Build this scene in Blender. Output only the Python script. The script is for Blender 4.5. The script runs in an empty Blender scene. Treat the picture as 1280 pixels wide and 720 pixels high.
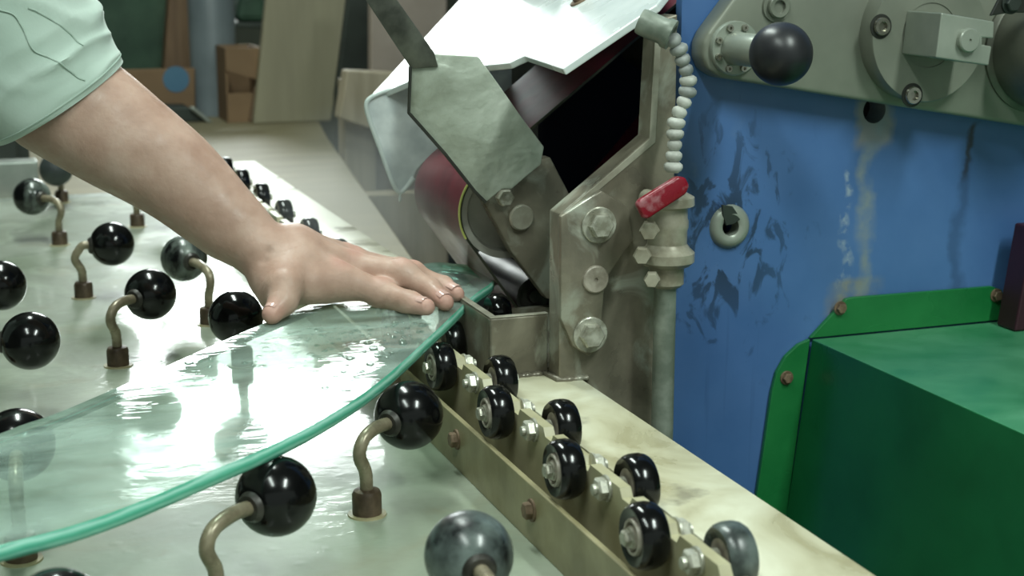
import bpy, bmesh, math, random
import numpy as np
from mathutils import Vector, Matrix, noise
random.seed(7)
SC = bpy.context.scene
COL = SC.collection
V = Vector
PI = math.pi

# ------------------------------------------------------------------ camera
# Survey of the place: rail direction = +Y, table top = z 0, camera 0.42 m above it.
FPX, CAM_H = 1950.0, 0.42
PITCH = math.atan(426 / FPX)
YAW = math.atan(721 / math.hypot(FPX, 426))
cam_d = bpy.data.cameras.new('camera')
cam = bpy.data.objects.new('camera', cam_d)
COL.objects.link(cam)
cam.location = (0, 0, CAM_H)
cam.rotation_euler = (PI / 2 - PITCH, 0, -YAW)
cam_d.sensor_width = 36
cam_d.lens = 36 * FPX / 1280
cam_d.clip_start = 0.02
cam_d.dof.use_dof = True
cam_d.dof.focus_distance = 1.3
cam_d.dof.aperture_fstop = 10
SC.camera = cam

# ------------------------------------------------------------------ world, lights, exposure
SC.view_settings.view_transform = 'Standard'
SC.view_settings.look = 'None'
SC.view_settings.gamma = 1.0
SC.view_settings.exposure = 0.06
W = bpy.data.worlds.new('workshop_air')
SC.world = W
W.use_nodes = True
W.node_tree.nodes['Background'].inputs[0].default_value = (0.80, 0.95, 0.86, 1)
W.node_tree.nodes['Background'].inputs[1].default_value = 0.36

def area(name, loc, target, sx, sy, power, col=(0.88, 1.0, 0.93)):
    d = bpy.data.lights.new(name, 'AREA')
    d.shape = 'RECTANGLE'; d.size = sx; d.size_y = sy; d.energy = power; d.color = col
    o = bpy.data.objects.new(name, d); COL.objects.link(o)
    o.location = loc
    o.rotation_euler = (V(target) - V(loc)).to_track_quat('-Z', 'Y').to_euler()
    return o
# rows of fluorescent fixtures under the ceiling (their bodies are built below)
LAMPS = [(0.20, 2.2), (-0.45, -0.1), (1.1, -0.6)]
for i, (lx, ly) in enumerate(LAMPS):
    area('ceiling_tube_light', (lx, ly, 2.10), (lx, ly + .001, 0), 0.22, 1.3, (38, 26, 52)[i])
# daylight from the window in the back wall
area('window_daylight', (1.05, 5.85, 1.25), (0.4, 1.5, 0.1), 1.0, 0.7, 34, (0.92, 1.0, 0.97))

# ------------------------------------------------------------------ survey helpers (image bearing + one known plane -> world point)
_r = V((math.cos(YAW), -math.sin(YAW), 0))
_fh = V((math.sin(YAW), math.cos(YAW), 0))
_f = _fh * math.cos(PITCH) - V((0, 0, 1)) * math.sin(PITCH)
_u = _fh * math.sin(PITCH) + V((0, 0, 1)) * math.cos(PITCH)
_c = V((0, 0, CAM_H))
def ray(px, py): return _f + _r * ((px - 640) / FPX) - _u * ((py - 360) / FPX)
def az(px, py, z): d = ray(px, py); return _c + d * ((z - _c.z) / d.z)
def ax(px, py, x): d = ray(px, py); return _c + d * ((x - _c.x) / d.x)
def ay(px, py, y): d = ray(px, py); return _c + d * ((y - _c.y) / d.y)
def aplane(px, py, p, n): d = ray(px, py); return _c + d * ((p - _c).dot(n) / d.dot(n))

# ------------------------------------------------------------------ materials
def lin(c):
    return tuple(((v / 255) / 12.92 if v / 255 <= 0.04045 else ((v / 255 + 0.055) / 1.055) ** 2.4) for v in c) + (1,)

class NT:
    def __init__(s, name):
        s.m = bpy.data.materials.new(name); s.m.use_nodes = True
        s.t = s.m.node_tree; s.n = s.t.nodes
        s.b = s.n['Principled BSDF']; s.out = s.n['Material Output']
        s.tc = s.n.new('ShaderNodeTexCoord')
    def link(s, a, b): s.t.links.new(a, b)
    def mapping(s, scale=(1, 1, 1), src='Object', rot=(0, 0, 0), loc=(0, 0, 0)):
        m = s.n.new('ShaderNodeMapping'); m.inputs['Scale'].default_value = scale
        m.inputs['Rotation'].default_value = rot; m.inputs['Location'].default_value = loc
        s.link(s.tc.outputs[src], m.inputs[0]); return m.outputs[0]
    def noise(s, scale, detail=4, vec=None, dist=0.0, rough=0.55):
        n = s.n.new('ShaderNodeTexNoise'); n.inputs['Scale'].default_value = scale
        n.inputs['Detail'].default_value = detail; n.inputs['Distortion'].default_value = dist
        n.inputs['Roughness'].default_value = rough
        s.link(vec if vec is not None else s.tc.outputs['Object'], n.inputs['Vector']); return n.outputs['Fac']
    def voronoi(s, scale, vec=None, feat='F1'):
        n = s.n.new('ShaderNodeTexVoronoi'); n.inputs['Scale'].default_value = scale; n.feature = feat
        s.link(vec if vec is not None else s.tc.outputs['Object'], n.inputs['Vector']); return n.outputs['Distance']
    def ramp(s, fac, stops):
        r = s.n.new('ShaderNodeValToRGB'); e = r.color_ramp.elements
        while len(e) < len(stops): e.new(0.5)
        for i, (p, c) in enumerate(stops): e[i].position = p; e[i].color = c
        s.link(fac, r.inputs[0]); return r.outputs[0]
    def fr(s, fac, a, b, x=0.0, y=1.0):   # map range
        r = s.n.new('ShaderNodeMapRange')
        r.inputs[1].default_value = x; r.inputs[2].default_value = y
        r.inputs[3].default_value = a; r.inputs[4].default_value = b
        s.link(fac, r.inputs[0]); return r.outputs[0]
    def math(s, op, a, b=None):
        n = s.n.new('ShaderNodeMath'); n.operation = op
        for i, v in enumerate((a, b)):
            if v is None: continue
            if isinstance(v, (int, float)): n.inputs[i].default_value = v
            else: s.link(v, n.inputs[i])
        return n.outputs[0]
    def mix(s, fac, a, b):
        n = s.n.new('ShaderNodeMix'); n.data_type = 'RGBA'
        for sock, v in ((n.inputs[0], fac), (n.inputs[6], a), (n.inputs[7], b)):
            if isinstance(v, (int, float)): sock.default_value = v
            elif isinstance(v, tuple): sock.default_value = v
            else: s.link(v, sock)
        return n.outputs[2]
    def bump(s, h, strength=0.3, dist=0.002, nrm=None):
        b = s.n.new('ShaderNodeBump'); b.inputs['Strength'].default_value = strength
        b.inputs['Distance'].default_value = dist; s.link(h, b.inputs['Height'])
        if nrm is not None: s.link(nrm, b.inputs['Normal'])
        return b.outputs[0]
    def set(s, **k):
        for key, v in k.items():
            sock = s.b.inputs[{'color': 'Base Color', 'rough': 'Roughness', 'metal': 'Metallic', 'normal': 'Normal',
                               'spec': 'Specular IOR Level', 'coat': 'Coat Weight', 'coatr': 'Coat Roughness',
                               'sss': 'Subsurface Weight', 'alpha': 'Alpha', 'sheen': 'Sheen Weight'}[key]]
            if isinstance(v, (int, float, tuple)): sock.default_value = v
            else: s.link(v, sock)
        return s

def simple(name, c1, c2=None, scale=20, rough=(0.4, 0.6), metal=0.0, bump=0.15, bscale=None, dist=0.001,
           stretch=(1, 1, 1), coat=0.0, lo=0.35, hi=0.65, spec=0.5):
    t = NT(name)
    vec = t.mapping(stretch)
    f = t.noise(scale, 6, vec)
    col = t.ramp(f, [(lo, lin(c1)), (hi, lin(c2 or c1))])
    t.set(color=col, metal=metal, rough=t.fr(t.noise(scale * 0.7, 3, vec), rough[0], rough[1], 0.3, 0.7), coat=coat, coatr=0.08, spec=spec)
    if bump: t.set(normal=t.bump(t.noise(bscale or scale * 4, 5, vec), bump, dist))
    return t.m

M = {}
# wet table sheet: pale grey-green paint under a water film with puddles
t = NT('wet_table_sheet')
big = t.noise(5.5, 5, dist=0.6); mid = t.noise(26, 5); fine = t.noise(120, 4)
col = t.ramp(big, [(0.30, lin((112, 120, 102))), (0.50, lin((144, 154, 136))), (0.56, lin((152, 161, 144))), (0.75, lin((166, 175, 157)))])
grime = t.ramp(t.noise(9, 6, dist=1.2), [(0.54, (0, 0, 0, 1)), (0.74, (1, 1, 1, 1))])
col = t.mix(t.math('MULTIPLY', grime, 0.55), col, lin((134, 130, 106)))
edge = t.math('ADD', big, t.math('MULTIPLY', t.math('SUBTRACT', mid, 0.5), 0.25))
pud = t.fr(edge, 0.25, 1.0, 0.44, 0.52)
drops = t.fr(t.voronoi(55), 1.0, 0.0, 0.0, 0.3)
hh = t.math('ADD', t.math('MULTIPLY', mid, 0.5), t.math('MULTIPLY', drops, 0.25))
rip = t.math('MULTIPLY', t.noise(42, 4, t.mapping((1, 1.6, 1), rot=(0, 0, .35)), .6), t.fr(t.noise(7, 2, t.mapping(loc=(2, 1, 0))), 0.0, 0.9, .42, .6))
film = t.bump(t.math('ADD', t.math('ADD', t.noise(11, 3), t.math('MULTIPLY', drops, 0.06)), rip), 0.16, 0.004)
t.set(color=col, rough=0.42, spec=0.35, coat=pud, coatr=t.fr(mid, 0.03, 0.10, 0.3, 0.7), normal=t.bump(hh, 0.14, 0.004, t.bump(fine, 0.08, 0.001)))
t.b.inputs['Coat IOR'].default_value = 1.36
t.link(film, t.b.inputs['Coat Normal'])
M['table'] = t.m
M['cream'] = simple('worn_cream_paint', (156, 150, 116), (186, 182, 150), 14, (0.32, 0.55), 0, 0.15, 90)
t = NT('wet_cream_ledge')
a = t.noise(9, 6, dist=0.8); b_ = t.noise(40, 5)
col = t.ramp(a, [(0.32, lin((150, 142, 108))), (0.48, lin((190, 186, 158))), (0.7, lin((214, 214, 192)))])
spots = t.ramp(t.noise(17, 5, t.mapping((1, 1, 1), loc=(3, 1, 0))), [(0.63, (0, 0, 0, 1)), (0.72, (1, 1, 1, 1))])
col = t.mix(t.math('MULTIPLY', spots, 0.6), col, lin((104, 98, 84)))
t.set(color=col, rough=t.fr(a, 0.22, 0.5, 0.35, 0.65), normal=t.bump(b_, 0.15, 0.002))
M['ledge'] = t.m
M['bar'] = simple('yellowed_bar_paint', (126, 119, 88), (160, 152, 118), 18, (0.3, 0.5), 0, 0.2, 110)
M['rubber'] = simple('gloss_black_rubber', (8, 8, 9), (14, 15, 15), 12, (0.10, 0.22), 0, 0.03, 60, 0.0005, spec=0.45)
M['rubber_dirty'] = simple('slurry_stained_rubber', (22, 26, 27), (112, 124, 120), 42, (0.18, 0.42), 0, 0.06, 90, 0.0005, lo=0.34, hi=0.68)
M['rubber_streak'] = simple('rubber_with_slurry_streaks', (11, 12, 13), (120, 130, 122), 38, (0.1, 0.3), 0, 0.05, 90, 0.0005, stretch=(1, 1, .3), lo=0.44, hi=0.68)
M['rubber_dull'] = simple('dull_grey_rubber', (44, 50, 50), (62, 70, 68), 30, (0.4, 0.6), 0, 0.05)
M['knob'] = simple('matt_black_knob', (30, 31, 34), (44, 45, 48), 20, (0.34, 0.45), 0, 0.03)
M['stem'] = simple('wet_bronze_stem', (116, 106, 86), (160, 150, 126), 60, (0.2, 0.4), 0.25, 0.1)
M['socket'] = simple('rusty_brown_socket', (66, 54, 42), (104, 88, 70), 70, (0.35, 0.6), 0.3, 0.2)
M['bolt'] = simple('zinc_bolt', (142, 140, 124), (200, 200, 186), 90, (0.22, 0.4), 0.3, 0.12)
M['rustbolt'] = simple('rusty_bolt', (98, 80, 62), (134, 114, 92), 120, (0.5, 0.7), 0.2, 0.3)
M['hub'] = simple('steel_wheel_hub', (136, 128, 114), (186, 178, 164), 80, (0.3, 0.45), 0.1, 0.15)
M['dark_hub'] = simple('dark_bearing_face', (46, 44, 40), (72, 70, 64), 60, (0.3, 0.5), 0.3, 0.1)
# machine steel
t = NT('wet_machine_steel')
a = t.noise(16, 6, dist=0.5); b_ = t.noise(80, 6)
col = t.ramp(a, [(0.3, lin((92, 87, 75))), (0.55, lin((130, 124, 108))), (0.75, lin((160, 156, 138)))])
chalk = t.ramp(t.noise(24, 7, t.mapping((1, 1, .7)), 0.8), [(0.52, (0, 0, 0, 1)), (0.64, (1, 1, 1, 1))])
col = t.mix(t.math('MULTIPLY', chalk, 0.7), col, lin((176, 180, 166)))
t.set(color=col, metal=0.25, rough=t.fr(a, 0.24, 0.5, 0.35, 0.65), normal=t.bump(b_, 0.35, 0.0015))
M['steel'] = t.m
M['steel_edge'] = simple('scraped_steel_edge', (150, 146, 130), (184, 182, 166), 40, (0.3, 0.5), 0.3, 0.2)
M['cover'] = simple('wet_white_cover_paint', (196, 206, 204), (226, 232, 230), 14, (0.18, 0.4), 0.0, 0.15, 60)
M['flap'] = simple('slurry_coated_flap', (178, 188, 188), (222, 230, 228), 30, (0.3, 0.5), 0.0, 0.3, 120)
M['flap_rim'] = simple('flap_rim', (190, 202, 198), (214, 224, 220), 24, (0.25, 0.4), 0.0, 0.1)
t = NT('blade_slurry_steel')
a = t.noise(13, 6, dist=0.4)
col = t.ramp(a, [(0.3, lin((136, 142, 126))), (0.5, lin((184, 192, 178))), (0.7, lin((218, 222, 212)))])
t.set(color=col, rough=t.fr(a, 0.28, 0.5, 0.35, 0.65), metal=0.1,
      normal=t.bump(t.noise(60, 6), 0.6, 0.003, t.bump(t.noise(18, 3, dist=.6), 0.7, 0.006)))
M['blade'] = t.m
M['handle'] = simple('dark_wet_handle_steel', (60, 62, 56), (104, 106, 96), 34, (0.25, 0.45), 0.3, 0.25)
M['dark_edge'] = simple('dark_plate_edge', (38, 40, 36), (58, 60, 54), 40, (0.35, 0.5), 0.2, 0.1)
M['belt'] = simple('maroon_grinding_belt', (84, 24, 36), (106, 36, 48), 30, (0.3, 0.45), 0, 0.15, 300, 0.0006)
M['belt_back'] = simple('belt_backing_cloth', (34, 36, 24), (46, 48, 30), 40, (0.4, 0.6), 0, 0)
M['belt_line'] = simple('yellow_belt_splice_line', (186, 196, 104), (204, 212, 124), 40, (0.4, 0.5), 0, 0)
M['pulley'] = simple('grey_pulley_face', (150, 148, 138), (178, 176, 166), 20, (0.3, 0.45), 0.1, 0.1)
M['roller'] = simple('dark_shiny_roller', (44, 44, 40), (72, 72, 66), 30, (0.34, 0.46), 0.5, 0.05)
M['inside'] = simple('dark_interior', (10, 12, 22), (16, 18, 30), 10, (0.5, 0.7), 0, 0)  # even near-black blue for the inner plate
M['bead'] = simple('slurry_white_hose_segment', (170, 172, 164), (214, 216, 208), 50, (0.4, 0.6), 0, 0.3, 160)
M['bead_grey'] = simple('grey_hose_segment', (122, 128, 126), (178, 182, 178), 50, (0.35, 0.6), 0, 0.3, 160)
M['brass'] = simple('slurry_coated_brass', (136, 130, 112), (180, 176, 158), 50, (0.28, 0.45), 0.15, 0.2)
M['redlever'] = simple('chipped_red_lever', (136, 18, 38), (172, 118, 124), 70, (0.25, 0.4), 0, 0.15, lo=0.50, hi=0.66)
M['chip'] = simple('chipped_lever_wear', (150, 110, 116), (168, 140, 142), 80, (0.4, 0.6), 0, 0.1)
M['pipe'] = simple('grey_green_pipe_paint', (110, 120, 108), (152, 160, 148), 36, (0.3, 0.5), 0.1, 0.2, lo=0.45, hi=0.7)
M['cast'] = simple('grey_machine_enamel', (120, 124, 112), (140, 144, 130), 8, (0.34, 0.45), 0.15, 0.06, 120)
M['cast_light'] = simple('ground_steel_block', (142, 150, 138), (164, 170, 158), 16, (0.28, 0.42), 0.2, 0.1)
M['cast_dark'] = simple('dark_grey_cylinder_steel', (84, 86, 76), (106, 108, 96), 16, (0.3, 0.42), 0.3, 0.08)
M['chrome'] = simple('polished_socket_screw', (140, 138, 126), (186, 184, 172), 60, (0.14, 0.25), 0.85, 0.05)
M['black'] = simple('black_hole', (6, 6, 7), (9, 9, 10), 10, (0.6, 0.8), 0, 0)
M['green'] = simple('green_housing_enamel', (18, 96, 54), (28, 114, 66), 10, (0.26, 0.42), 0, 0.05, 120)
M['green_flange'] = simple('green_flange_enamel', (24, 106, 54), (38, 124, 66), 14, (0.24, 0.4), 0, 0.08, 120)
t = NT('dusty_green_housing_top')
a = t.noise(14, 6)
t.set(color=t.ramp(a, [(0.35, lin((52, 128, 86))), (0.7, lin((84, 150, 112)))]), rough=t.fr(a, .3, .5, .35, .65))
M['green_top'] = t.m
M['maroon'] = simple('maroon_post_paint', (52, 20, 34), (62, 26, 40), 10, (0.4, 0.5), 0, 0)
M['wood'] = simple('grey_brown_timber', (146, 136, 114), (170, 158, 136), 6, (0.6, 0.8), 0, 0.2, 40, stretch=(6, 6, 0.6))
M['brown'] = simple('brown_timber', (98, 76, 56), (122, 98, 74), 6, (0.6, 0.8), 0, 0.1, 40, stretch=(6, 6, 0.6))
M['cardboard'] = simple('brown_cardboard', (118, 94, 68), (134, 108, 80), 6, (0.7, 0.85), 0, 0)
M['beige'] = simple('beige_board', (138, 132, 110), (152, 146, 122), 4, (0.6, 0.75), 0, 0.05, 30, stretch=(5, 5, 0.5))
t = NT('knotty_plywood')
a = t.noise(5, 5, t.mapping((1, 5, 1)))
kn = t.fr(t.voronoi(5.5), 1, 0, 0.03, 0.12)
t.set(color=t.mix(t.math('MULTIPLY', kn, 0.6), t.ramp(a, [(0.3, lin((126, 118, 92))), (0.7, lin((144, 134, 106)))]), lin((84, 70, 48))), rough=0.6)
M['ply'] = t.m
M['greencloth'] = simple('dark_green_tarpaulin', (38, 62, 48), (60, 86, 68), 9, (0.6, 0.8), 0, 0.2, 14, 0.02)
M['roll'] = simple('grey_blue_plastic_roll', (100, 110, 114), (124, 134, 138), 5, (0.4, 0.6), 0, 0)
M['pink'] = simple('pinkish_grey_board', (140, 128, 116), (158, 146, 134), 6, (0.6, 0.75), 0, 0)
M['darkmetal'] = simple('dark_shop_metal', (40, 46, 42), (58, 66, 60), 6, (0.45, 0.6), 0.2, 0)
M['alu'] = simple('bare_aluminium_bar', (160, 168, 160), (186, 192, 184), 20, (0.25, 0.4), 0.5, 0.05)
M['bluelabel'] = simple('blue_round_sticker', (70, 110, 136), (80, 120, 146), 10, (0.5, 0.6), 0, 0)
M['concrete'] = simple('workshop_concrete', (84, 84, 76), (108, 108, 98), 3, (0.6, 0.85), 0, 0.2, 30)
M['wall'] = simple('dim_workshop_wall', (70, 74, 64), (88, 92, 80), 2, (0.8, 0.9), 0, 0)
M['ceil'] = simple('workshop_ceiling_paint', (150, 154, 146), (166, 170, 160), 2, (0.8, 0.9), 0, 0)
M['white'] = simple('white_lamp_body', (214, 218, 212), (226, 230, 224), 4, (0.4, 0.5), 0, 0)
M['trouser'] = simple('dark_work_trousers', (40, 44, 54), (54, 58, 68), 12, (0.8, 0.9), 0, 0.2)
M['hair'] = simple('short_brown_hair', (46, 36, 28), (62, 50, 38), 60, (0.5, 0.7), 0, 0.5, 200)
M['nail'] = simple('wet_fingernail', (206, 168, 158), (222, 188, 178), 40, (0.12, 0.2), 0, 0)

def emission(name, col, st):
    t = NT(name); e = t.n.new('ShaderNodeEmission')
    e.inputs[0].default_value = col; e.inputs[1].default_value = st
    t.link(e.outputs[0], t.out.inputs[0]); return t.m
M['tube'] = emission('fluorescent_tube_glow', (0.88, 1.0, 0.94, 1), 9)
M['daylight'] = emission('daylit_window_pane', (0.90, 1.0, 0.97, 1), 7)

# blue machine cabinet: scuffs, runoff stain under the hole, dark weep line (marks that stay put on the paint)
t = NT('scuffed_blue_enamel')
sep = t.n.new('ShaderNodeSeparateXYZ'); t.link(t.tc.outputs['Object'], sep.inputs[0])
X_, Z_ = sep.outputs[0], sep.outputs[2]
a = t.noise(7, 5)
col = t.ramp(a, [(0.3, lin((66, 104, 158))), (0.7, lin((84, 122, 176)))])
def band(pos, c, w, soft):   # 1 inside |pos-c|<w
    return t.fr(t.math('ABSOLUTE', t.math('SUBTRACT', pos, c)), 1.0, 0.0, w, w + soft)
wob = t.math('MULTIPLY', t.math('SUBTRACT', t.noise(16, 4), 0.5), 0.05)
Xw = t.math('ADD', X_, wob)
STAIN = {}
M['blue_nt'] = (t, col, X_, Z_, Xw, band)
M['blue'] = t.m

# skin
t = NT('wet_weathered_skin')
at = t.n.new('ShaderNodeAttribute'); at.attribute_name = 'blush'
a = t.noise(26, 6); b_ = t.noise(160, 5)
base = t.ramp(a, [(0.3, lin((168, 134, 118))), (0.55, lin((186, 154, 138))), (0.8, lin((200, 172, 158)))])
col = t.mix(t.math('MULTIPLY', at.outputs['Fac'], 0.45), base, lin((204, 144, 134)))
t.set(color=col, rough=t.fr(t.noise(70, 5), 0.36, 0.64, 0.35, 0.6), sss=0.08, spec=0.45,
      normal=t.bump(b_, 0.34, 0.0014, t.bump(t.noise(48, 4, t.mapping((1, 1.6, 1))), 0.25, 0.003)))
t.b.inputs['Subsurface Radius'].default_value = (0.6, 0.25, 0.15); t.b.inputs['Subsurface Scale'].default_value = 0.01
M['skin'] = t.m
t = NT('pale_green_cotton_shirt')
t.set(color=t.ramp(t.noise(9, 4), [(0.3, lin((178, 198, 186))), (0.7, lin((200, 216, 206)))]), rough=0.85, sheen=0.2,
      normal=t.bump(t.noise(420, 2), 0.15, 0.0006))
M['shirt'] = t.m
M['seam'] = simple('shirt_seam_thread', (164, 184, 172), (178, 196, 184), 40, (0.8, 0.9), 0, 0)

# water-filmed float glass (clear, slightly green) and its ground edge
def glassmat(name, tint, film, bumps):
    t = NT(name); t.n.remove(t.b)
    tr = t.n.new('ShaderNodeBsdfTransparent'); tr.inputs[0].default_value = tint
    gl = t.n.new('ShaderNodeBsdfGlossy'); gl.inputs['Roughness'].default_value = 0.02
    fre = t.n.new('ShaderNodeFresnel'); fre.inputs['IOR'].default_value = 1.5
    df = t.n.new('ShaderNodeBsdfDiffuse'); df.inputs[0].default_value = lin((196, 222, 210))
    m1 = t.n.new('ShaderNodeMixShader'); m2 = t.n.new('ShaderNodeMixShader')
    if bumps:
        vec = t.mapping((1.0, 1.0, 1.0), rot=(0, 0, 0.8))
        vec2 = t.mapping((1.0, 3.2, 1.0), rot=(0, 0, -0.35))
        n1 = t.noise(10, 3, vec2, 0.7); n2 = t.noise(45, 4, vec2, 0.9)
        n3 = t.fr(t.voronoi(60), 1, 0, 0.0, 0.3)
        msk = t.fr(t.noise(6, 3, vec), 0, 1, 0.48, 0.62)
        h = t.math('ADD', t.math('MULTIPLY', n1, 1.0), t.math('MULTIPLY', t.math('MULTIPLY', n2, msk), 0.35))
        h = t.math('ADD', h, t.math('MULTIPLY', t.math('MULTIPLY', n3, msk), 0.10))
        bn = t.bump(h, 0.13, 0.006)
        for nd in (gl, fre): t.link(bn, nd.inputs['Normal'])
        t.link(t.fr(t.noise(9, 5, vec2, 0.5), film * 0.3, film * 1.7, 0.3, 0.7), m2.inputs[0])
    else:
        m2.inputs[0].default_value = film
    t.link(fre.outputs[0], m1.inputs[0]); t.link(tr.outputs[0], m1.inputs[1]); t.link(gl.outputs[0], m1.inputs[2])
    t.link(m1.outputs[0], m2.inputs[1]); t.link(df.outputs[0], m2.inputs[2])
    t.link(m2.outputs[0], t.out.inputs[0]); return t.m
M['glass'] = glassmat('wet_float_glass', (0.86, 0.955, 0.91, 1), 0.22, True)
M['glass_under'] = glassmat('glass_underside', (0.93, 0.98, 0.955, 1), 0.05, False)
M['glass_side'] = glassmat('refraction_glass_side', (0.62, 0.84, 0.76, 1), 0.10, False)  # clearer tint standing in for refraction, which makes this side look thin
M['drop'] = glassmat('water_drop_film', (0.97, 0.99, 0.98, 1), 0.04, False)
t = NT('ground_glass_edge')
sp_ = t.n.new('ShaderNodeSeparateXYZ'); t.link(t.tc.outputs['Object'], sp_.inputs[0])
a = t.math('ADD', t.math('MULTIPLY', sp_.outputs[2], 100), t.math('MULTIPLY', t.math('SUBTRACT', t.noise(14, 4, t.mapping((1, 1, 5))), .5), .7))
t.set(color=t.ramp(a, [(0.05, lin((70, 168, 138))), (0.25, lin((150, 234, 210))), (0.45, lin((78, 188, 156))), (0.62, lin((118, 216, 186))), (0.8, lin((190, 246, 230))), (0.97, lin((84, 180, 150)))]), rough=0.12, spec=0.8)  # refraction streaks of the edge painted as colour bands through its thickness
t.b.inputs['Transmission Weight'].default_value = 0.2
M['glass_edge'] = t.m

# ------------------------------------------------------------------ object helpers
BASE = {}
def root_tag(o, label, cat, group=None, kind=None):
    o['label'] = label; o['category'] = cat
    if group: o['group'] = group
    if kind: o['kind'] = kind
def thing(name, label, cat, loc, group=None):
    o = bpy.data.objects.new(name, None); COL.objects.link(o)
    o.location = loc; o.empty_display_size = 0.02
    root_tag(o, label, cat, group); BASE[o.name] = V(loc); return o
def part(name, bm, mat, parent=None, label=None, smooth=None, origin=None):
    """bm is in world coordinates; it becomes one mesh object, child of parent."""
    me = bpy.data.meshes.new(name)
    off = BASE[parent.name] if parent is not None else (V(origin) if origin is not None else V((0, 0, 0)))
    bmesh.ops.recalc_face_normals(bm, faces=bm.faces[:])
    bmesh.ops.translate(bm, verts=bm.verts[:], vec=-off)
    if smooth is not None:
        ca = math.cos(math.radians(smooth))
        for f in bm.faces: f.smooth = True
        for e in bm.edges:
            if len(e.link_faces) == 2 and e.link_faces[0].normal.dot(e.link_faces[1].normal) < ca: e.smooth = False
    bm.to_mesh(me); bm.free()
    for mm in (mat if isinstance(mat, (list, tuple)) else [mat]): me.materials.append(mm)
    o = bpy.data.objects.new(name, me); COL.objects.link(o)
    if parent is not None: o.parent = parent; BASE[o.name] = off
    else: o.location = off; BASE[o.name] = off
    if label: o['label'] = label
    return o
def struct(name, bm, mat):
    o = part(name, bm, mat); o['kind'] = 'structure'; return o

def box(x0, x1, y0, y1, z0, z1, bev=0.0, bm=None):
    bm = bm or bmesh.new()
    r = bmesh.ops.create_cube(bm, size=1)
    for v in r['verts']:
        v.co = V(((x0 + x1) / 2 + v.co.x * (x1 - x0), (y0 + y1) / 2 + v.co.y * (y1 - y0), (z0 + z1) / 2 + v.co.z * (z1 - z0)))
    if bev:
        es = list({e for v in r['verts'] for e in v.link_edges})
        bmesh.ops.bevel(bm, geom=es, offset=bev, segments=2, affect='EDGES', profile=0.5)
    return bm
def prism(pts, ext, bev=0.0, bm=None, seg=2):
    bm = bm or bmesh.new(); ext = V(ext); n = len(pts)
    a = [bm.verts.new(V(p)) for p in pts]; b = [bm.verts.new(V(p) + ext) for p in pts]
    fs = [bm.faces.new(a), bm.faces.new(list(reversed(b)))]
    for i in range(n): fs.append(bm.faces.new((a[i], b[i], b[(i + 1) % n], a[(i + 1) % n])))
    bmesh.ops.recalc_face_normals(bm, faces=fs)
    if bev:
        es = list({e for v in a + b for e in v.link_edges})
        bmesh.ops.bevel(bm, geom=es, offset=bev, segments=seg, affect='EDGES', profile=0.5, clamp_overlap=True)
    return bm
def frame_of(axis):
    a = V(axis).normalized(); h = V((0, 0, 1)) if abs(a.z) < 0.9 else V((1, 0, 0))
    u = a.cross(h).normalized(); return u, a.cross(u).normalized(), a
def lathe(prof, o, axis, seg=24, bm=None, phase=0.0):
    """prof: (radius, height along axis) pairs; closed at poles when radius is 0."""
    bm = bm or bmesh.new(); u, v, a = frame_of(axis); o = V(o); rings = []
    for r, h in prof:
        if r < 1e-7: rings.append([bm.verts.new(o + a * h)])
        else: rings.append([bm.verts.new(o + a * h + (u * math.cos(2 * PI * k / seg + phase) + v * math.sin(2 * PI * k / seg + phase)) * r) for k in range(seg)])
    for A, B in zip(rings, rings[1:]):
        for k in range(seg):
            k2 = (k + 1) % seg
            if len(A) == 1 and len(B) == 1: continue
            if len(A) == 1: bm.faces.new((A[0], B[k], B[k2]))
            elif len(B) == 1: bm.faces.new((A[k], B[0], A[k2]))
            else: bm.faces.new((A[k], B[k], B[k2], A[k2]))
    return bm
def hexbolt(o, axis, r, h, bm=None, washer=0.0):
    bm = bm or bmesh.new()
    w = r * 0.25 if washer else 0
    if washer: lathe([(0, 0), (washer, 0), (washer, w * .8), (washer * .95, w), (0, w)], o, axis, 24, bm)
    lathe([(0, w), (r, w), (r, w + h * .8), (r * .86, w + h), (0, w + h)], o, axis, 6, bm)
    return bm
def catmull(pts, n=6):
    P = [V(p) for p in pts]; P = [P[0] * 2 - P[1]] + P + [P[-1] * 2 - P[-2]]; out = []
    for i in range(1, len(P) - 2):
        for k in range(n):
            s = k / n; p0, p1, p2, p3 = P[i - 1:i + 3]
            out.append(0.5 * ((2 * p1) + (p2 - p0) * s + (2 * p0 - 5 * p1 + 4 * p2 - p3) * s * s + (3 * p1 - p0 - 3 * p2 + p3) * s ** 3))
    out.append(P[-2]); return out
def tube(pts, r, seg=12, bm=None, cap=True):
    bm = bm or bmesh.new(); n = len(pts); R = r if isinstance(r, (list, tuple)) else [r] * n
    pts = [V(p) for p in pts]; tan = [(pts[min(i + 1, n - 1)] - pts[max(i - 1, 0)]).normalized() for i in range(n)]
    u, v, _ = frame_of(tan[0]); rings = []
    for i in range(n):
        u = (u - tan[i] * u.dot(tan[i])).normalized(); v = tan[i].cross(u)
        rings.append([bm.verts.new(pts[i] + (u * math.cos(2 * PI * k / seg) + v * math.sin(2 * PI * k / seg)) * R[i]) for k in range(seg)])
    for A, B in zip(rings, rings[1:]):
        for k in range(seg): bm.faces.new((A[k], A[(k + 1) % seg], B[(k + 1) % seg], B[k]))
    if cap: bm.faces.new(rings[0]); bm.faces.new(list(reversed(rings[-1])))
    return bm
def ball_prof(r, n=14, cut=0.0):
    a0 = math.asin(cut / r) if cut else 0.0
    return ([(0, -r * math.cos(a0))] if cut else []) + [(r * math.sin(a), -r * math.cos(a)) for a in [a0 + (PI - a0) * k / n for k in range(n + 1)]]
def ypoly(pix, y): return [ay(px, py, y) for px, py in pix]

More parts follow.
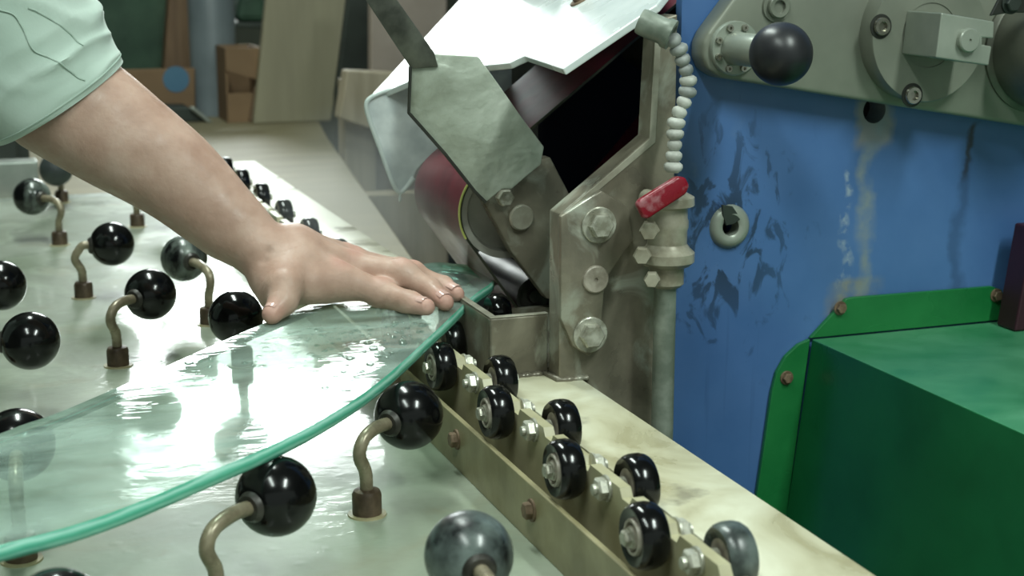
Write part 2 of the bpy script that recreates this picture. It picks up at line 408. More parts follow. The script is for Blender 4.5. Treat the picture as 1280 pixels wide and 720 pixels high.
# ------------------------------------------------------------------ the setting
struct('floor', box(-3.5, 4.5, -3.0, 6.2, -1.0, -0.9), M['concrete'])
struct('wall_back', None or box(-3.5, 4.5, 6.0, 6.2, -0.9, 2.4), M['wall'])
struct('wall_left', box(-3.7, -3.5, -3.0, 6.2, -0.9, 2.4), M['wall'])
struct('wall_right', box(4.5, 4.7, -3.0, 6.2, -0.9, 2.4), M['wall'])
struct('ceiling', box(-3.7, 4.7, -3.0, 6.2, 2.4, 2.5), M['ceil'])
def window(n, x0, x1, z0, z1, bars):
    fr = bmesh.new(); w = 0.035
    for a, b, c, d in ((x0 - w, x1 + w, z0 - w, z0), (x0 - w, x1 + w, z1, z1 + w), (x0 - w, x0, z0, z1), (x1, x1 + w, z0, z1)):
        box(a, b, 5.95, 6.0, c, d, 0.003, fr)
    f = struct('window_%d' % n, fr, M['wood'])
    xs = [x0] + list(bars) + [x1]
    for i in range(len(xs) - 1):
        part('pane', box(xs[i] + (.012 if i else 0), xs[i + 1] - (.012 if i < len(xs) - 2 else 0), 5.975, 5.995, z0, z1), M['daylight'], f)
        if i: part('glazing_bar', box(xs[i] - .012, xs[i] + .012, 5.96, 5.999, z0, z1), M['wood'], f)
window(1, 0.74, 1.37, 0.74, 1.56, ())
window(2, 1.53, 1.70, 1.03, 1.25, ())
for i, (lx, ly) in enumerate(LAMPS):
    where = ('over the far end of the table', 'on the near left of the ceiling', 'on the near right of the ceiling')[i]
    L = thing('ceiling_light', 'white twin tube fluorescent fitting ' + where, 'lamp', (lx, ly, 2.4), 'fluorescent fittings on the ceiling')
    part('body', box(lx - .07, lx + .07, ly - .68, ly + .68, 2.20, 2.40, .004), M['white'], L)
    for s in (-.045, .045):
        part('tube', lathe([(0, -.62), (.013, -.62), (.013, .62), (0, .62)], (lx + s, ly, 2.18), (0, 1, 0), 12), M['tube'], L, smooth=40)

# ------------------------------------------------------------------ roller table
TX = 0.373
T = thing('roller_table', 'long wet pale steel worktable carrying the ball casters and cream side ledge', 'worktable', (0.15, 1.6, -0.9))
part('tabletop', box(-0.16, 0.51, 0.35, 2.745, -0.02, 0.0, 0.002), M['table'], T)
LG = part('side_ledge', box(0.434, 0.507, 0.40, 2.745, 0.0, 0.05, 0.0025), M['ledge'], None, smooth=30, origin=(.47, 1.6, 0))
root_tag(LG, 'flat cream painted steel ledge along the right side, stained near, white far', 'ledge')
bm = box(TX, TX + .0045, 0.40, 2.70, 0.0, 0.044, 0.0008)
box(TX + .0045, TX + .020, 0.40, 2.70, 0.0, 0.004, 0, bm)
ab = thing('angle_bar', 'low yellowish angle bar with rusty bolts at the foot of the wheel rail', 'bar', (TX, 1.6, 0))
part('bar_profile', bm, M['bar'], ab)
for y in (0.815, 0.99, 1.165, 1.34, 1.52, 1.70):
    part('bolt', hexbolt((TX, y, 0.026), (-1, 0, 0), .0065, .005, washer=.0085), M['rustbolt'], ab, smooth=30)
part('end_strip', box(-0.16, 0.43, 2.7455, 2.80, -0.02, -0.002, 0.002), M['pipe'], T)
for x in (-.11, .45):
    for y in (.45, 2.65): part('leg', box(x - .03, x + .03, y - .03, y + .03, -.9, -.02, .003), M['bar'], T)

# rail that carries the two rows of wheels
RX0, RX1 = 0.396, 0.404
R = thing('wheel_rail', 'long notched cream steel rail standing between two rows of black wheels', 'rail', (0.40, 1.6, 0.0))
FRONT_Y = [0.682 + .1395 * k for k in range(14)]
REAR_Y = [0.774, 0.909, 1.046, 1.184, 1.322, 1.462, 1.605, 1.752, 1.905, 2.062, 2.220, 2.375, 2.52]
prof = [(0.40, 0.0), (0.40, 0.074)]
for y in np.arange(0.45, 2.68, 0.0698):      # shallow notches along the top edge
    prof += [(y, 0.074), (y + .004, 0.068), (y + .016, 0.068), (y + .020, 0.074)]
prof += [(2.70, 0.074), (2.70, 0.0)]
part('rail_plate', prism([(RX0, y, z) for y, z in prof], (RX1 - RX0, 0, 0), 0.0), M['cream'], R)

def wheel(y, front, label):
    s = -1 if front else 1
    cx = 0.3835 if front else 0.4175
    c = V((cx, y, 0.067)); r, hw = 0.0212, 0.0092
    w = thing('rail_wheel', label, 'wheel', c, 'near row of rail wheels' if front else 'far row of rail wheels')
    tyre = [(.0119, -hw * .80), (.0152, -hw * .90), (r * .86, -hw), (r * .95, -hw * .72), (r, -hw * .3), (r, hw * .3), (r * .95, hw * .72), (r * .86, hw), (.0152, hw * .93), (.0119, hw * .80), (.0119, -hw * .80)]
    part('tyre', lathe(tyre, c, (s, 0, 0), 32), M['rubber_dirty' if (not front and y < .8) else 'rubber'], w, smooth=50)
    hb = [(0, -hw * .8), (.0118, -hw * .8), (.0118, hw * .90), (.0112, hw * 1.0), (.0096, hw * 1.0), (.0092, hw * .55), (.0076, hw * .55), (.0073, hw * .95), (.0060, hw * 1.02), (0, hw * 1.02)]
    part('hub', lathe(hb, c, (s, 0, 0), 24), M['hub'], w, smooth=40)
    part('bearing_seal', lathe([(.0078, hw * .56), (.0091, hw * .56), (.0091, hw * .62), (.0078, hw * .62)], c, (s, 0, 0), 24), M['dark_hub'], w, smooth=40)
    part('axle_bolt', hexbolt(c + V((s * hw * 1.0, 0, 0)), (s, 0, 0), .0052, .0046, washer=.0064), M['bolt'], w, smooth=30)
    # axle through the rail with its spacer; nut on the other face of the rail
    x_in = cx - s * hw
    inner = abs(x_in - (RX0 if front else RX1))
    bm = lathe([(0, 0), (.0068, 0), (.0068, inner - .0002), (0, inner - .0002)], (x_in, y, .067), (-s, 0, 0), 14)
    part('spacer', bm, M['bolt'], w, smooth=40)
    xo = RX1 if front else RX0
    bm = hexbolt((xo, y, .067), (-s, 0, 0), .0080, .0062, washer=.0092)
    lathe([(0, .006), (.0038, .006), (.0038, .0110), (0, .0116)], (xo, y, .067), (-s, 0, 0), 12, bm)
    part('nut', bm, M['bolt'], w, smooth=30)
ORD = ['nearest', 'second nearest', 'third nearest', 'fourth nearest', 'fifth nearest', 'sixth nearest', 'seventh nearest', 'eighth nearest', 'ninth nearest', 'tenth nearest', 'eleventh nearest', 'twelfth nearest', 'farthest']
FRONT_USE = [0.822, 0.955, 1.099, 1.243, 1.385]
FT = ['at the very front', 'after the front one', 'beside the big ball', 'under the glass rim', 'beneath the glass tip']
for k, y in enumerate(FRONT_USE):
    wheel(y, True, '%s black wheel on the table side of the rail, %s' % (ORD[k], FT[k]))
for k, y in enumerate(REAR_Y):
    tail = 'before the steel head' if k < 4 else ('beside the steel box' if k == 4 else ('behind the hand' if k < 7 else 'along the white ledge'))
    wheel(y, False, '%s black wheel on the ledge side of the rail, %s' % (ORD[k], tail))

# ------------------------------------------------------------------ ball casters
BR, BZ = 0.027, 0.064
def caster(ball, sock, label, mat='rubber', bulge=0.010):
    c = V((ball.x, ball.y, BZ)); s = V((sock[0], sock[1], 0))
    d = V((c.x - s.x, c.y - s.y, 0)); L = d.length; d.normalize()
    k = thing('ball_caster', label, 'caster', s, 'ball casters on the wet table')
    hx = lathe([(0, 0), (.0112, 0), (.0112, .0165), (.0098, .0195), (.0072, .0205), (0, .0205)], s, (0, 0, 1), 20)
    part('socket', hx, M['socket'], k, smooth=40)
    part('socket_foot', lathe([(0, 0), (.0150, 0), (.0146, .0012), (0, .0014)], s, (0, 0, 1), 20), M['bar'], k, smooth=40)
    P = [s + V((0, 0, .019)), s + V((0, 0, .034)) - d * .001, s - d * bulge * .8 + V((0, 0, .049)), s - d * bulge * .2 + V((0, 0, .0605)),
         s + d * (L - BR - .004) * .55 + V((0, 0, BZ + .001)), c - d * (BR - .006)]
    part('stem', tube(catmull(P, 6), .0051, 12), M['stem'], k, smooth=60)
    b = part('ball', lathe(ball_prof(BR, 20, .0105), c, d, 40), M[mat], k, smooth=60)
    part('collar', lathe([(0, -BR - .0015), (.0085, -BR - .0015), (.0100, -BR + .0005), (.0112, -BR + .0035), (.0105, -BR + .0045), (0, -BR + .004)], c, d, 24), M['dark_hub'], b, smooth=40)
B = lambda px, py: az(px, py, BZ)
S0 = lambda px, py: az(px, py, 0)
def off(b, dx, dy): return (b.x + dx, b.y + dy)
caster(B(511, 519), S0(459, 643), 'large glossy black ball right under the curved glass rim, S-shaped stem')
b = B(345, 620); caster(b, off(b, -.047, -.038), 'glossy black ball poking below the glass rim left of centre front')
b = B(586, 694); caster(b, off(b, -.004, -.062), 'grey slurry-stained ball at the bottom beside the angle bar', 'rubber_dirty')
caster(B(188, 368), S0(148, 457), 'shiny black ball on a brown socket just above the glass edge')
caster(B(140, 305), S0(105, 372), 'black ball on a short curved stem left of the forearm')
caster(B(40, 246), S0(75, 306), 'streaked black ball with stem at its right, in the far left row', 'rubber_streak')
b = B(70, 212); caster(b, off(b, .01, .062), 'dull grey ball farthest back by the aluminium bar', 'rubber_dull')
caster(B(230, 323), S0(262, 405), 'slurry-streaked black ball hanging under the forearm, stem facing out', 'rubber_streak')
q = S0(172, 283); caster(V((q.x + .048, q.y - .036, 0)), q, 'ball mostly hidden behind the forearm, its brown socket showing left of it')
b = B(295, 397); caster(b, off(b, .014, .056), 'black ball touching the thumb at the straight glass edge', 'rubber_streak' if False else 'rubber')
b = B(38, 426); caster(b, off(b, -.058, .01), 'glossy black ball at the left border above the glass')
b = B(1, 357); caster(b, off(b, -.058, .02), 'black ball cut by the left border, level with the forearm')
b = B(22, 556); caster(b, S0(27, 700), 'black ball half seen through the glass at the left border')
b = az(72, 772, BZ); caster(b, off(b, -.05, -.03), 'black ball whose top shows at the bottom left corner')

# ------------------------------------------------------------------ the glass workpiece
GZ0, GZ1 = 0.0912, 0.1012
front = [az(x, y, GZ1) for x, y in ((0, 681), (130, 644), (260, 591), (380, 537), (470, 480), (540, 418), (590, 371), (615, 352))]
tip = [V((.4985, 1.448, GZ1)), V((.4955, 1.478, GZ1)), V((.482, 1.502, GZ1)), V((.449, 1.512, GZ1))]
left = [V((.36, 1.430, GZ1)), az(330, 404, GZ1), az(200, 461, GZ1), az(80, 513, GZ1), az(0, 542, GZ1), V((-.10, .925, GZ1)), V((-.185, .835, GZ1)), V((-.19, .815, GZ1)), V((-.165, .806, GZ1)), V((-.08, .822, GZ1))]
loop = front + tip + left
P = [loop[-1]] + loop + [loop[0], loop[1]]; out = []
for i in range(1, len(P) - 2):
    p0, p1, p2, p3 = P[i - 1:i + 3]
    for k in range(5):
        s = k / 5; out.append(0.5 * ((2 * p1) + (p2 - p0) * s + (2 * p0 - 5 * p1 + 4 * p2 - p3) * s * s + (3 * p1 - p0 - 3 * p2 + p3) * s ** 3))
G = thing('glass_pane', 'clear greenish half-moon glass pane with polished rim under the hand', 'glass', (0.25, 1.15, GZ0))
for nm, z, mt in (('glass_top_face', GZ1, 'glass'), ('glass_bottom_face', GZ0, 'glass_under')):
    bm = bmesh.new(); bm.faces.new([bm.verts.new((p.x, p.y, z)) for p in out]); part(nm, bm, M[mt], G)
bm = bmesh.new(); n = len(out)
cen = V((.2, 1.15, 0))
prof = [(0.0, GZ1), (.0012, GZ1 - .0012), (.0018, (GZ0 + GZ1) / 2), (.0012, GZ0 + .0012), (0.0, GZ0)]
rings = []
for o_, z in prof:
    ring = []
    for i, p in enumerate(out):
        tg = (out[(i + 1) % n] - out[i - 1]).normalized(); nr = V((tg.y, -tg.x, 0))
        q = p + nr * o_; ring.append(bm.verts.new((q.x, q.y, z)))
    rings.append(ring)
for A, Bq in zip(rings, rings[1:]):
    for i in range(n): bm.faces.new((A[i], A[(i + 1) % n], Bq[(i + 1) % n], Bq[i]))
i_s, i_e = (len(front) + len(tip)) * 5, n - 12          # straight rear side takes the clearer tint, imitating how refraction thins it
for k_, f in enumerate(bm.faces):
    if i_s <= k_ % n < i_e: f.material_index = 1
part('ground_rim', bm, [M['glass_edge'], M['glass_side']], G, 'bright teal rim', smooth=60)

# ------------------------------------------------------------------ belt grinder head (stands on the ledge)
FY = 1.22
def fp(px, py, y=FY): return ay(px, py, y)
GR = thing('belt_grinder', 'wet steel belt grinding head with maroon belt, white cover and bolted plates', 'grinder', (0.56, 1.3, 0.05))
tl = fp(700, 268); right_x = fp(846, 200).x
outline = [V((tl.x, FY, .0505)), tl, fp(812, 172), fp(820, 26), fp(847, 18), V((right_x, FY, -.12)), V((.511, FY, -.12)), V((.511, FY, .0505))]
part('frame_plate', prism(outline, (0, .025, 0), .0012), M['steel'], GR)
rb = [fp(812, 172), fp(700, 268), fp(702, 273), fp(816, 176), fp(826, 30), fp(820, 28)]
bm = prism([fp(x, y) for x, y in ((701, 269), (811.5, 173.5), (819.5, 30), (827, 30), (819, 178), (703, 276))], (0, -.0008, 0), .0003)
part('scraped_edge', bm, M['steel_edge'], GR, 'scraped bright edge')
BPY = FY - .008
part('bearing_plate', prism([fp(x, y, BPY) for x, y in ((701, 271), (752, 238), (786, 258), (792, 300), (757, 350), (753, 398), (757, 430), (737, 446), (716, 433), (701, 398))], (0, .0078, 0), .0018), M['steel'], GR, smooth=30)
for px, py in ((748, 281), (737, 418)):
    part('bolt', hexbolt(fp(px, py, BPY), (0, -1, 0), .0112, .0075, washer=.0158), M['bolt'], GR, smooth=30)
part('centre_plug', lathe([(0, .001), (.0016, .001), (.0018, .0026), (.0108, .0030), (.0118, .0022), (.0122, 0), (0, 0)], fp(744, 349, BPY), (0, -1, 0), 28), M['hub'], GR, smooth=40)
# open box below the belt
bx = tl.x
bm = box(.430, bx, 1.246, 1.253, .0505, .1045, .0015); box(.430, .437, 1.253, 1.40, .0505, .1045, .0015, bm)
box(.437, bx + .06, 1.39, 1.40, .0505, .075, 0, bm); box(.437, bx + .06, 1.253, 1.39, .0505, .054, 0, bm)
tb = part('tray_box', bm, M['steel'], GR)
bm = box(.4302, bx, 1.2462, 1.2528, .1046, .1056, .0004); box(.4302, .4368, 1.2528, 1.40, .1046, .1056, .0004, bm)
part('tray_rim', bm, M['steel_edge'], tb, 'bright worn rim')
q = ay(622, 391, 1.325)
part('guide_roller', lathe([(0, -.009), (.015, -.009), (.0185, -.004), (.0185, .004), (.015, .009), (0, .009)], q, (1, 0, 0), 28), M['rubber'], GR, 'black rubber guide roller', smooth=50)
# weld bead where the plate meets the ledge
wb = [V((.432 + (.511 - .432) * k / 24, (1.2445 if .432 + (.511 - .432) * k / 24 < bx else FY - .0005), .0508)) for k in range(25)]
part('weld_bead', tube(wb, [.0028 + .0009 * math.sin(k * 2.1) for k in range(25)], 8), M['steel'], GR, smooth=60)
# belt around pulley, lower roller and hidden rear drum
BY0, BY1 = 1.40, 1.55
C1, C2, C3 = ay(634, 264, BY0), ay(672, 372, BY0), ay(900, 40, BY0)
R1, R2, R3 = .0465, .0215, .050
def hull(pts):
    pts = sorted(pts); lo, up = [], []
    for seq, o in ((pts, lo), (reversed(pts), up)):
        for p in seq:
            while len(o) > 1 and (o[-1][0] - o[-2][0]) * (p[1] - o[-2][1]) - (o[-1][1] - o[-2][1]) * (p[0] - o[-2][0]) <= 0: o.pop()
            o.append(p)
    return lo[:-1] + up[:-1]
def belt_loop(dr):
    return hull([(c.x + (r + dr) * math.cos(a), c.z + (r + dr) * math.sin(a)) for c, r in ((C1, R1), (C2, R2), (C3, R3)) for a in [2 * PI * k / 96 for k in range(96)]])
def belt_mesh(d0, d1, y0, y1):
    bm = bmesh.new(); n = 96 * 3
    def resample(lp):   # equal-arc points so both loops match
        P = [V((x, 0, z)) for x, z in lp] + [V((lp[0][0], 0, lp[0][1]))]; L = [0]
        for a, b in zip(P, P[1:]): L.append(L[-1] + (b - a).length)
        o = []; j = 0
        for k in range(n):
            s = L[-1] * k / n
            while L[j + 1] < s: j += 1
            o.append(P[j].lerp(P[j + 1], (s - L[j]) / max(1e-9, L[j + 1] - L[j])))
        return o
    A, Bq = resample(belt_loop(d1)), resample(belt_loop(d0)); rows = []
    for lp, y in ((A, y0), (A, y1), (Bq, y1), (Bq, y0)): rows.append([bm.verts.new((p.x, y, p.z)) for p in lp])
    for r in range(4):
        P0, P1 = rows[r], rows[(r + 1) % 4]
        for k in range(n): bm.faces.new((P0[k], P0[(k + 1) % n], P1[(k + 1) % n], P1[k]))
    return bm
blt = part('grinding_belt', belt_mesh(.0012, .0026, BY0, BY1), M['belt'], GR, 'maroon abrasive belt', smooth=40)
part('belt_backing', belt_mesh(.0002, .0026, BY0 - .0012, BY0 - .0002), M['belt_back'], blt, smooth=40)
part('belt_edge_line', tube([V((C1.x + (R1 + .0022) * math.cos(a), BY0 - .0004, C1.z + (R1 + .0022) * math.sin(a))) for a in [math.radians(145 + 2.5 * k) for k in range(27)]], .0012, 6), M['belt_line'], blt, 'yellowish belt edge', smooth=40)
def drum(c, r): return lathe([(0, .004), (r * .30, .004), (r * .34, .008), (r * .80, .008), (r * .86, .001), (r, 0), (r, .15), (0, .15)], V((c.x, BY0 + .001, c.z)), (0, 1, 0), 56)
part('contact_pulley', drum(C1, R1), M['pulley'], GR, smooth=40)
part('lower_roller', drum(C2, R2), M['roller'], GR, smooth=40)
part('rear_drum', drum(C3, R3), M['roller'], GR, smooth=40)
# pulley arm, its bolts and the slurry-coated deflector blade with handle strip
AY = 1.375
arm = part('pulley_arm', prism([ay(x, y, AY) for x, y in ((604, 250), (622, 222), (650, 205), (688, 196), (718, 254), (722, 372), (684, 374), (640, 316))], (0, .016, 0), .002), M['steel'], GR, smooth=30)
part('axle_end', lathe([(0, 0), (.0125, 0), (.0125, .005), (.011, .0065), (0, .0065)], ay(650, 271, AY), (0, -1, 0), 24), M['steel_edge'], arm, smooth=40)
part('bolt', hexbolt(ay(629, 246, AY), (0, -1, 0), .0085, .010), M['bolt'], arm, smooth=30)
BLY = 1.335
bl_pts = ((513, 83), (543, 68), (598, 71), (622, 104), (650, 144), (680, 184), (676, 206), (656, 222), (640, 236), (628, 236), (607, 253), (594, 240), (556, 192), (511, 141))
bm = prism([ay(x, y, BLY + .00022 * (y - 70) * .5) for x, y in bl_pts], (0.002, .007, 0), .0014)
bd = part('deflector_blade', bm, M['blade'], GR, 'grey-green slurry-coated blade', smooth=30)
bm = prism([ay(x, y, BLY - .010 + .00010 * y) for x, y in ((440, -26), (478, -26), (543, 66), (548, 84), (514, 86))], (.002, .008, 0), .0012)
part('blade_handle', bm, M['handle'], bd, 'dark flat handle strip', smooth=30)
bm = tube([ay(x, y, BLY - .0005) for x, y in ((513, 83), (511, 141), (556, 192), (594, 240), (607, 253))], .0016, 8)
part('blade_edge', bm, M['dark_edge'], bd, smooth=60)
# sloping white cover with a turned-down flap behind the belt
LP0, LP1, LP2 = ay(460, 125, 1.62), ay(703, 88, 1.22), ay(820, 8, 1.22)
LN = (LP1 - LP0).cross(LP2 - LP0).normalized()
if LN.z < 0: LN = -LN
lid = [aplane(x, y, LP0, LN) for x, y in ((459, 124), (515, 100), (570, 86), (636, 79), (655, 70), (703, 86), (821, 6), (842, -20), (790, -80), (650, -80), (574, 0))]
cv = part('cover_plate', prism(lid, -LN * .0065, .0012), M['cover'], GR, 'wet white sloping cover')
part('bolt', hexbolt(aplane(727, 0, LP0, LN), LN, .008, .008, washer=.012), M['rustbolt'], cv, smooth=30)
FLY = 1.606
fl = ((463, 122), (515, 103), (570, 89), (640, 86), (640, 148), (600, 168), (560, 190), (530, 202), (521, 212), (516, 226), (502, 243), (497, 238), (490, 226), (462, 150), (458, 136), (459, 127))
fpn = part('hanging_flap', prism([ay(x, y, FLY) for x, y in fl], (0, .004, 0), .0008), M['flap'], GR, 'grey slurry-coated flap')
part('flap_rim', tube(catmull([ay(x, y, FLY - .001) for x, y in ((515, 104), (482, 114), (464, 122), (458, 131), (462, 150), (476, 188), (490, 226), (499, 240), (508, 234), (517, 222))], 4), .0026, 8), M['flap_rim'], fpn, smooth=60)
part('water_drip', lathe([(0, -.006), (.0018, -.004), (.0012, .002), (0, .006)], ay(500, 246, FLY), (0, 0, 1), 10), M['flap_rim'], fpn, smooth=60)
# dark inside of the head
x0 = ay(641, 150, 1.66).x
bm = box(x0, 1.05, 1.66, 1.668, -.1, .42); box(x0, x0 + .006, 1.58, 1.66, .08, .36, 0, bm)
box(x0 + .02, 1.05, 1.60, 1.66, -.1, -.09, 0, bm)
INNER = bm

# fine water mist thrown off the wet belt
t = NT('water_mist'); t.n.remove(t.b)
pv = t.n.new('ShaderNodeVolumePrincipled'); pv.inputs['Color'].default_value = (0.93, 0.97, 0.95, 1); pv.inputs['Anisotropy'].default_value = 0.2
gr_n = t.n.new('ShaderNodeTexGradient'); gr_n.gradient_type = 'SPHERICAL'
t.link(t.mapping((1 / .12, 1 / .16, 1 / .11)), gr_n.inputs[0])
t.link(t.math('MULTIPLY', gr_n.outputs['Fac'], 3.2), pv.inputs['Density'])
t.link(pv.outputs[0], t.out.inputs['Volume'])
mc = V((.405, 1.54, .165))
bm = lathe(ball_prof(1.0, 12), (0, 0, 0), (0, 0, 1), 24)
for v in bm.verts: v.co = mc + V((v.co.x * .12, v.co.y * .16, max(v.co.z * .11, -.06)))
ms = part('water_mist', bm, t.m, None, smooth=80, origin=mc)
root_tag(ms, 'thin pale mist of water hanging around the spinning maroon belt', 'mist', kind='stuff')

# coolant nozzle, segmented hose and shut-off valve on its pipe
HY = 1.186
HO = thing('coolant_hose', 'whitish segmented coolant hose hanging beside the blue cabinet', 'hose', ay(842, 215, HY))
na, nb = ay(800, 26, HY + .012), ay(840, 44, HY - .004)
part('nozzle_socket', lathe([(0, 0), (.0105, 0), (.0112, .003), (.0112, .022), (.0128, .024), (.0128, (nb - na).length), (.009, (nb - na).length + .0005), (.0085, .026), (0, .026)], na, nb - na, 24), M['pipe'], HO, smooth=40)
hp = catmull([ay(x, y, HY) for x, y in ((838, 46), (847, 56), (852, 72), (858, 88), (861, 104), (858, 121), (851, 136), (845, 151), (844, 168), (843, 184), (842, 200), (841, 216))], 12)
L = [0]
for a_, b_2 in zip(hp, hp[1:]): L.append(L[-1] + (b_2 - a_).length)
NB = 13; pitch = L[-1] / NB
def hose_at(s):
    for j in range(len(hp) - 1):
        if L[j + 1] >= s: return hp[j].lerp(hp[j + 1], (s - L[j]) / (L[j + 1] - L[j]))
    return hp[-1]
for k in range(NB):
    p = hose_at(k * pitch); q = hose_at((k + 1) * pitch); d = q - p; h = d.length; rr = .0070 + .0009 * math.sin(k * 1.7) + .0004 * k / NB
    part('hose_segment', lathe([(0, 0), (rr * .62, 0), (rr * .95, h * .22), (rr, h * .48), (rr * .86, h * .78), (rr * .56, h * .98), (0, h)], p, d, 18), M['bead_grey'] if k < 6 and k != 4 else M['bead'], HO, smooth=60)
VC = ay(834, 300, 1.192)
def vz(py): return ay(834, py, 1.192).z
VA = thing('shutoff_valve', 'slurry-coated brass valve with a chipped red lever on a grey-green pipe', 'valve', (VC.x, VC.y, -.12))
def vlathe(pr): return lathe([(r, vz(py)) for r, py in pr], (VC.x, VC.y, 0), (0, 0, 1), 28)
part('valve_body', vlathe([(0, 240), (.0150, 240), (.0225, 246), (.0228, 256), (.0170, 260), (.0170, 272), (.0180, 276), (.0180, 284), (.0170, 288), (.0170, 304), (.0200, 310), (.0238, 315), (.0238, 326), (.0200, 331), (.0150, 334), (.0150, 354), (.0120, 358), (0, 358)]), M['brass'], VA, smooth=30)
part('pipe', lathe([(0, -.12), (.0098, -.12), (.0098, vz(352)), (0, vz(352))], (VC.x - .001, VC.y, 0), (0, 0, 1), 20), M['pipe'], VA, smooth=40)
la, lb = ay(806, 262, 1.158), ay(853, 232, 1.158)
d = (lb - la); u = d.normalized(); w = u.cross(V((0, 1, 0))).normalized() * .0090
bm = prism([la - u * .004 - w * .75, la - u * .004 + w * .75, la + w, lb + w * .95, lb + u * .006 + w * .45, lb + u * .006 - w * .45, lb - w * .95, la - w], (0, .008, 0), .003, seg=3)
lv = part('lever', bm, M['redlever'], VA, 'chipped red lever', smooth=40)
bm = lathe([(0, 0), (.0075, 0), (.0075, .022), (0, .022)], ay(822, 252, 1.166), (0, 1, 0), 16)
part('lever_stem', bm, M['brass'], VA, smooth=40)
for px, py, r in ((812, 287, .0085), (803, 318, .0078), (815, 348, .007)):
    part('bolt', hexbolt(ay(px, py, 1.178), (-.5, -1, 0), r, .010), M['brass'], VA, smooth=30)

# ------------------------------------------------------------------ blue cabinet with its holes
PY = 1.30
CB = thing('blue_cabinet', 'large scuffed blue machine cabinet with runoff stains behind the grinding head', 'cabinet', (1.3, PY, -0.9))
def pp(px, py): return ay(px, py, PY)
h1, h2 = pp(1093, 138), pp(911, 283); r1, r2, sq = .0125, .0135, .030
X0, X1, ZB, ZT = pp(848, 200).x, 2.1, -.9, .95
xs = sorted([X0, h2.x - sq, h2.x + sq, h1.x - sq, h1.x + sq, X1]); zs = sorted([ZB, h2.z - sq, h2.z + sq, h1.z - sq, h1.z + sq, ZT])
bm = bmesh.new()
for i in range(5):
    for j in range(5):
        cx, cz = (xs[i] + xs[i + 1]) / 2, (zs[j] + zs[j + 1]) / 2
        if any(abs(cx - h.x) < sq and abs(cz - h.z) < sq for h in (h1, h2)): continue
        bm.faces.new([bm.verts.new((x, PY, z)) for x, z in ((xs[i], zs[j]), (xs[i + 1], zs[j]), (xs[i + 1], zs[j + 1]), (xs[i], zs[j + 1]))])
for h, r in ((h1, r1), (h2, r2)):
    N = 32; o1, o2, o3 = [], [], []
    for k in range(N):
        a = 2 * PI * k / N + PI / 4; c, s = math.cos(a), math.sin(a); m = sq / max(abs(c), abs(s))
        o1.append(bm.verts.new((h.x + c * m, PY, h.z + s * m))); o2.append(bm.verts.new((h.x + c * r, PY, h.z + s * r))); o3.append(bm.verts.new((h.x + c * r, PY + .03, h.z + s * r)))
    for k in range(N):
        k2 = (k + 1) % N; bm.faces.new((o1[k], o1[k2], o2[k2], o2[k])); bm.faces.new((o2[k], o2[k2], o3[k2], o3[k]))
bmesh.ops.remove_doubles(bm, verts=bm.verts[:], dist=.00005)
for q in (((X0, PY, ZB), (X0, PY, ZT), (X0, PY + .012, ZT), (X0, PY + .012, ZB)), ((X0, PY, ZT), (X1, PY, ZT), (X1, 1.70, ZT), (X0, 1.70, ZT)), ((X1, PY, ZB), (X1, PY, ZT), (X1, 1.70, ZT), (X1, 1.70, ZB)), ((X0, 1.70, ZB), (X1, 1.70, ZB), (X1, 1.70, ZT), (X0, 1.70, ZT))):
    bm.faces.new([bm.verts.new(p) for p in q])
part('cabinet_shell', bm, M['blue'], CB)
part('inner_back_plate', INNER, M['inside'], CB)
for h, r in ((h1, r1), (h2, r2)):
    part('hole_bottom', lathe([(0, 0), (r, 0), (r, .002), (0, .002)], (h.x, PY + .028, h.z), (0, 1, 0), 24), M['black'], CB)
part('bushing_cup', lathe([(.0085, -.012), (.0085, .0045), (.0125, .0068), (.0180, .0050), (.0212, .0004), (.0212, -.0002), (.0085, -.0002)], (h2.x, PY, h2.z), (-.06, -1, .03), 36), M['cast_light'], CB, 'pale metal cup with dark bore', smooth=50)
part('torn_lip', prism([ay(x, y, PY - .0064) for x, y in ((903, 256), (916, 258), (924, 270), (930, 271), (918, 280), (908, 282), (904, 270))], (0, .003, 0), .0005), M['darkmetal'], CB)
# paint marks (positions on the panel, in the cabinet's own coordinates)
t, col, X_, Z_, Xw, band = M['blue_nt']
def rel(px, py): p = pp(px, py); return p.x - 1.3, p.z + .9
def lin_x(pa, pb):   # x of a line through two panel points as a function of Z
    (xa, za), (xb, zb) = rel(*pa), rel(*pb); k = (xb - xa) / (zb - za)
    return t.math('ADD', t.math('MULTIPLY', Z_, k), xa - k * za)
def strip(pa, pb, w, soft, wob_=True):
    d = t.math('SUBTRACT', Xw if wob_ else X_, lin_x(pa, pb)); s = band(d, 0.0, w, soft)
    zm = t.fr(Z_, 0, 1, rel(*pb)[1] - .012, rel(*pb)[1]); zt = t.fr(Z_, 1, 0, rel(*pa)[1], rel(*pa)[1] + .006)
    return t.math('MULTIPLY', s, t.math('MULTIPLY', zm, zt))
nz = t.fr(t.noise(45, 5), .25, 1.0, .35, .6)
run = t.math('MULTIPLY', strip((1097, 130), (1076, 372), .002, .009), nz)
run2 = t.math('MULTIPLY', strip((1092, 128), (1090, 175), .012, .010), .8)
ws = t.math('MULTIPLY', strip((1066, 215), (1052, 360), .0012, .006), t.fr(t.noise(60, 5), 0, .8, .45, .6))
foot = t.math('MULTIPLY', strip((1072, 352), (1064, 392), .012, .02), t.fr(t.noise(30, 4), .2, .9, .4, .6))
weep = t.math('MULTIPLY', strip((1216, 158), (1206, 215), .0012, .004), .9)
weep2 = t.math('MULTIPLY', strip((1208, 200), (1192, 372), .0022, .007), .45)
cx, cz = rel(910, 300)
dx = t.math('SUBTRACT', X_, cx); dz = t.math('SUBTRACT', Z_, cz)
dd = t.math('SQRT', t.math('ADD', t.math('MULTIPLY', dx, dx), t.math('MULTIPLY', t.math('MULTIPLY', dz, dz), .45)))
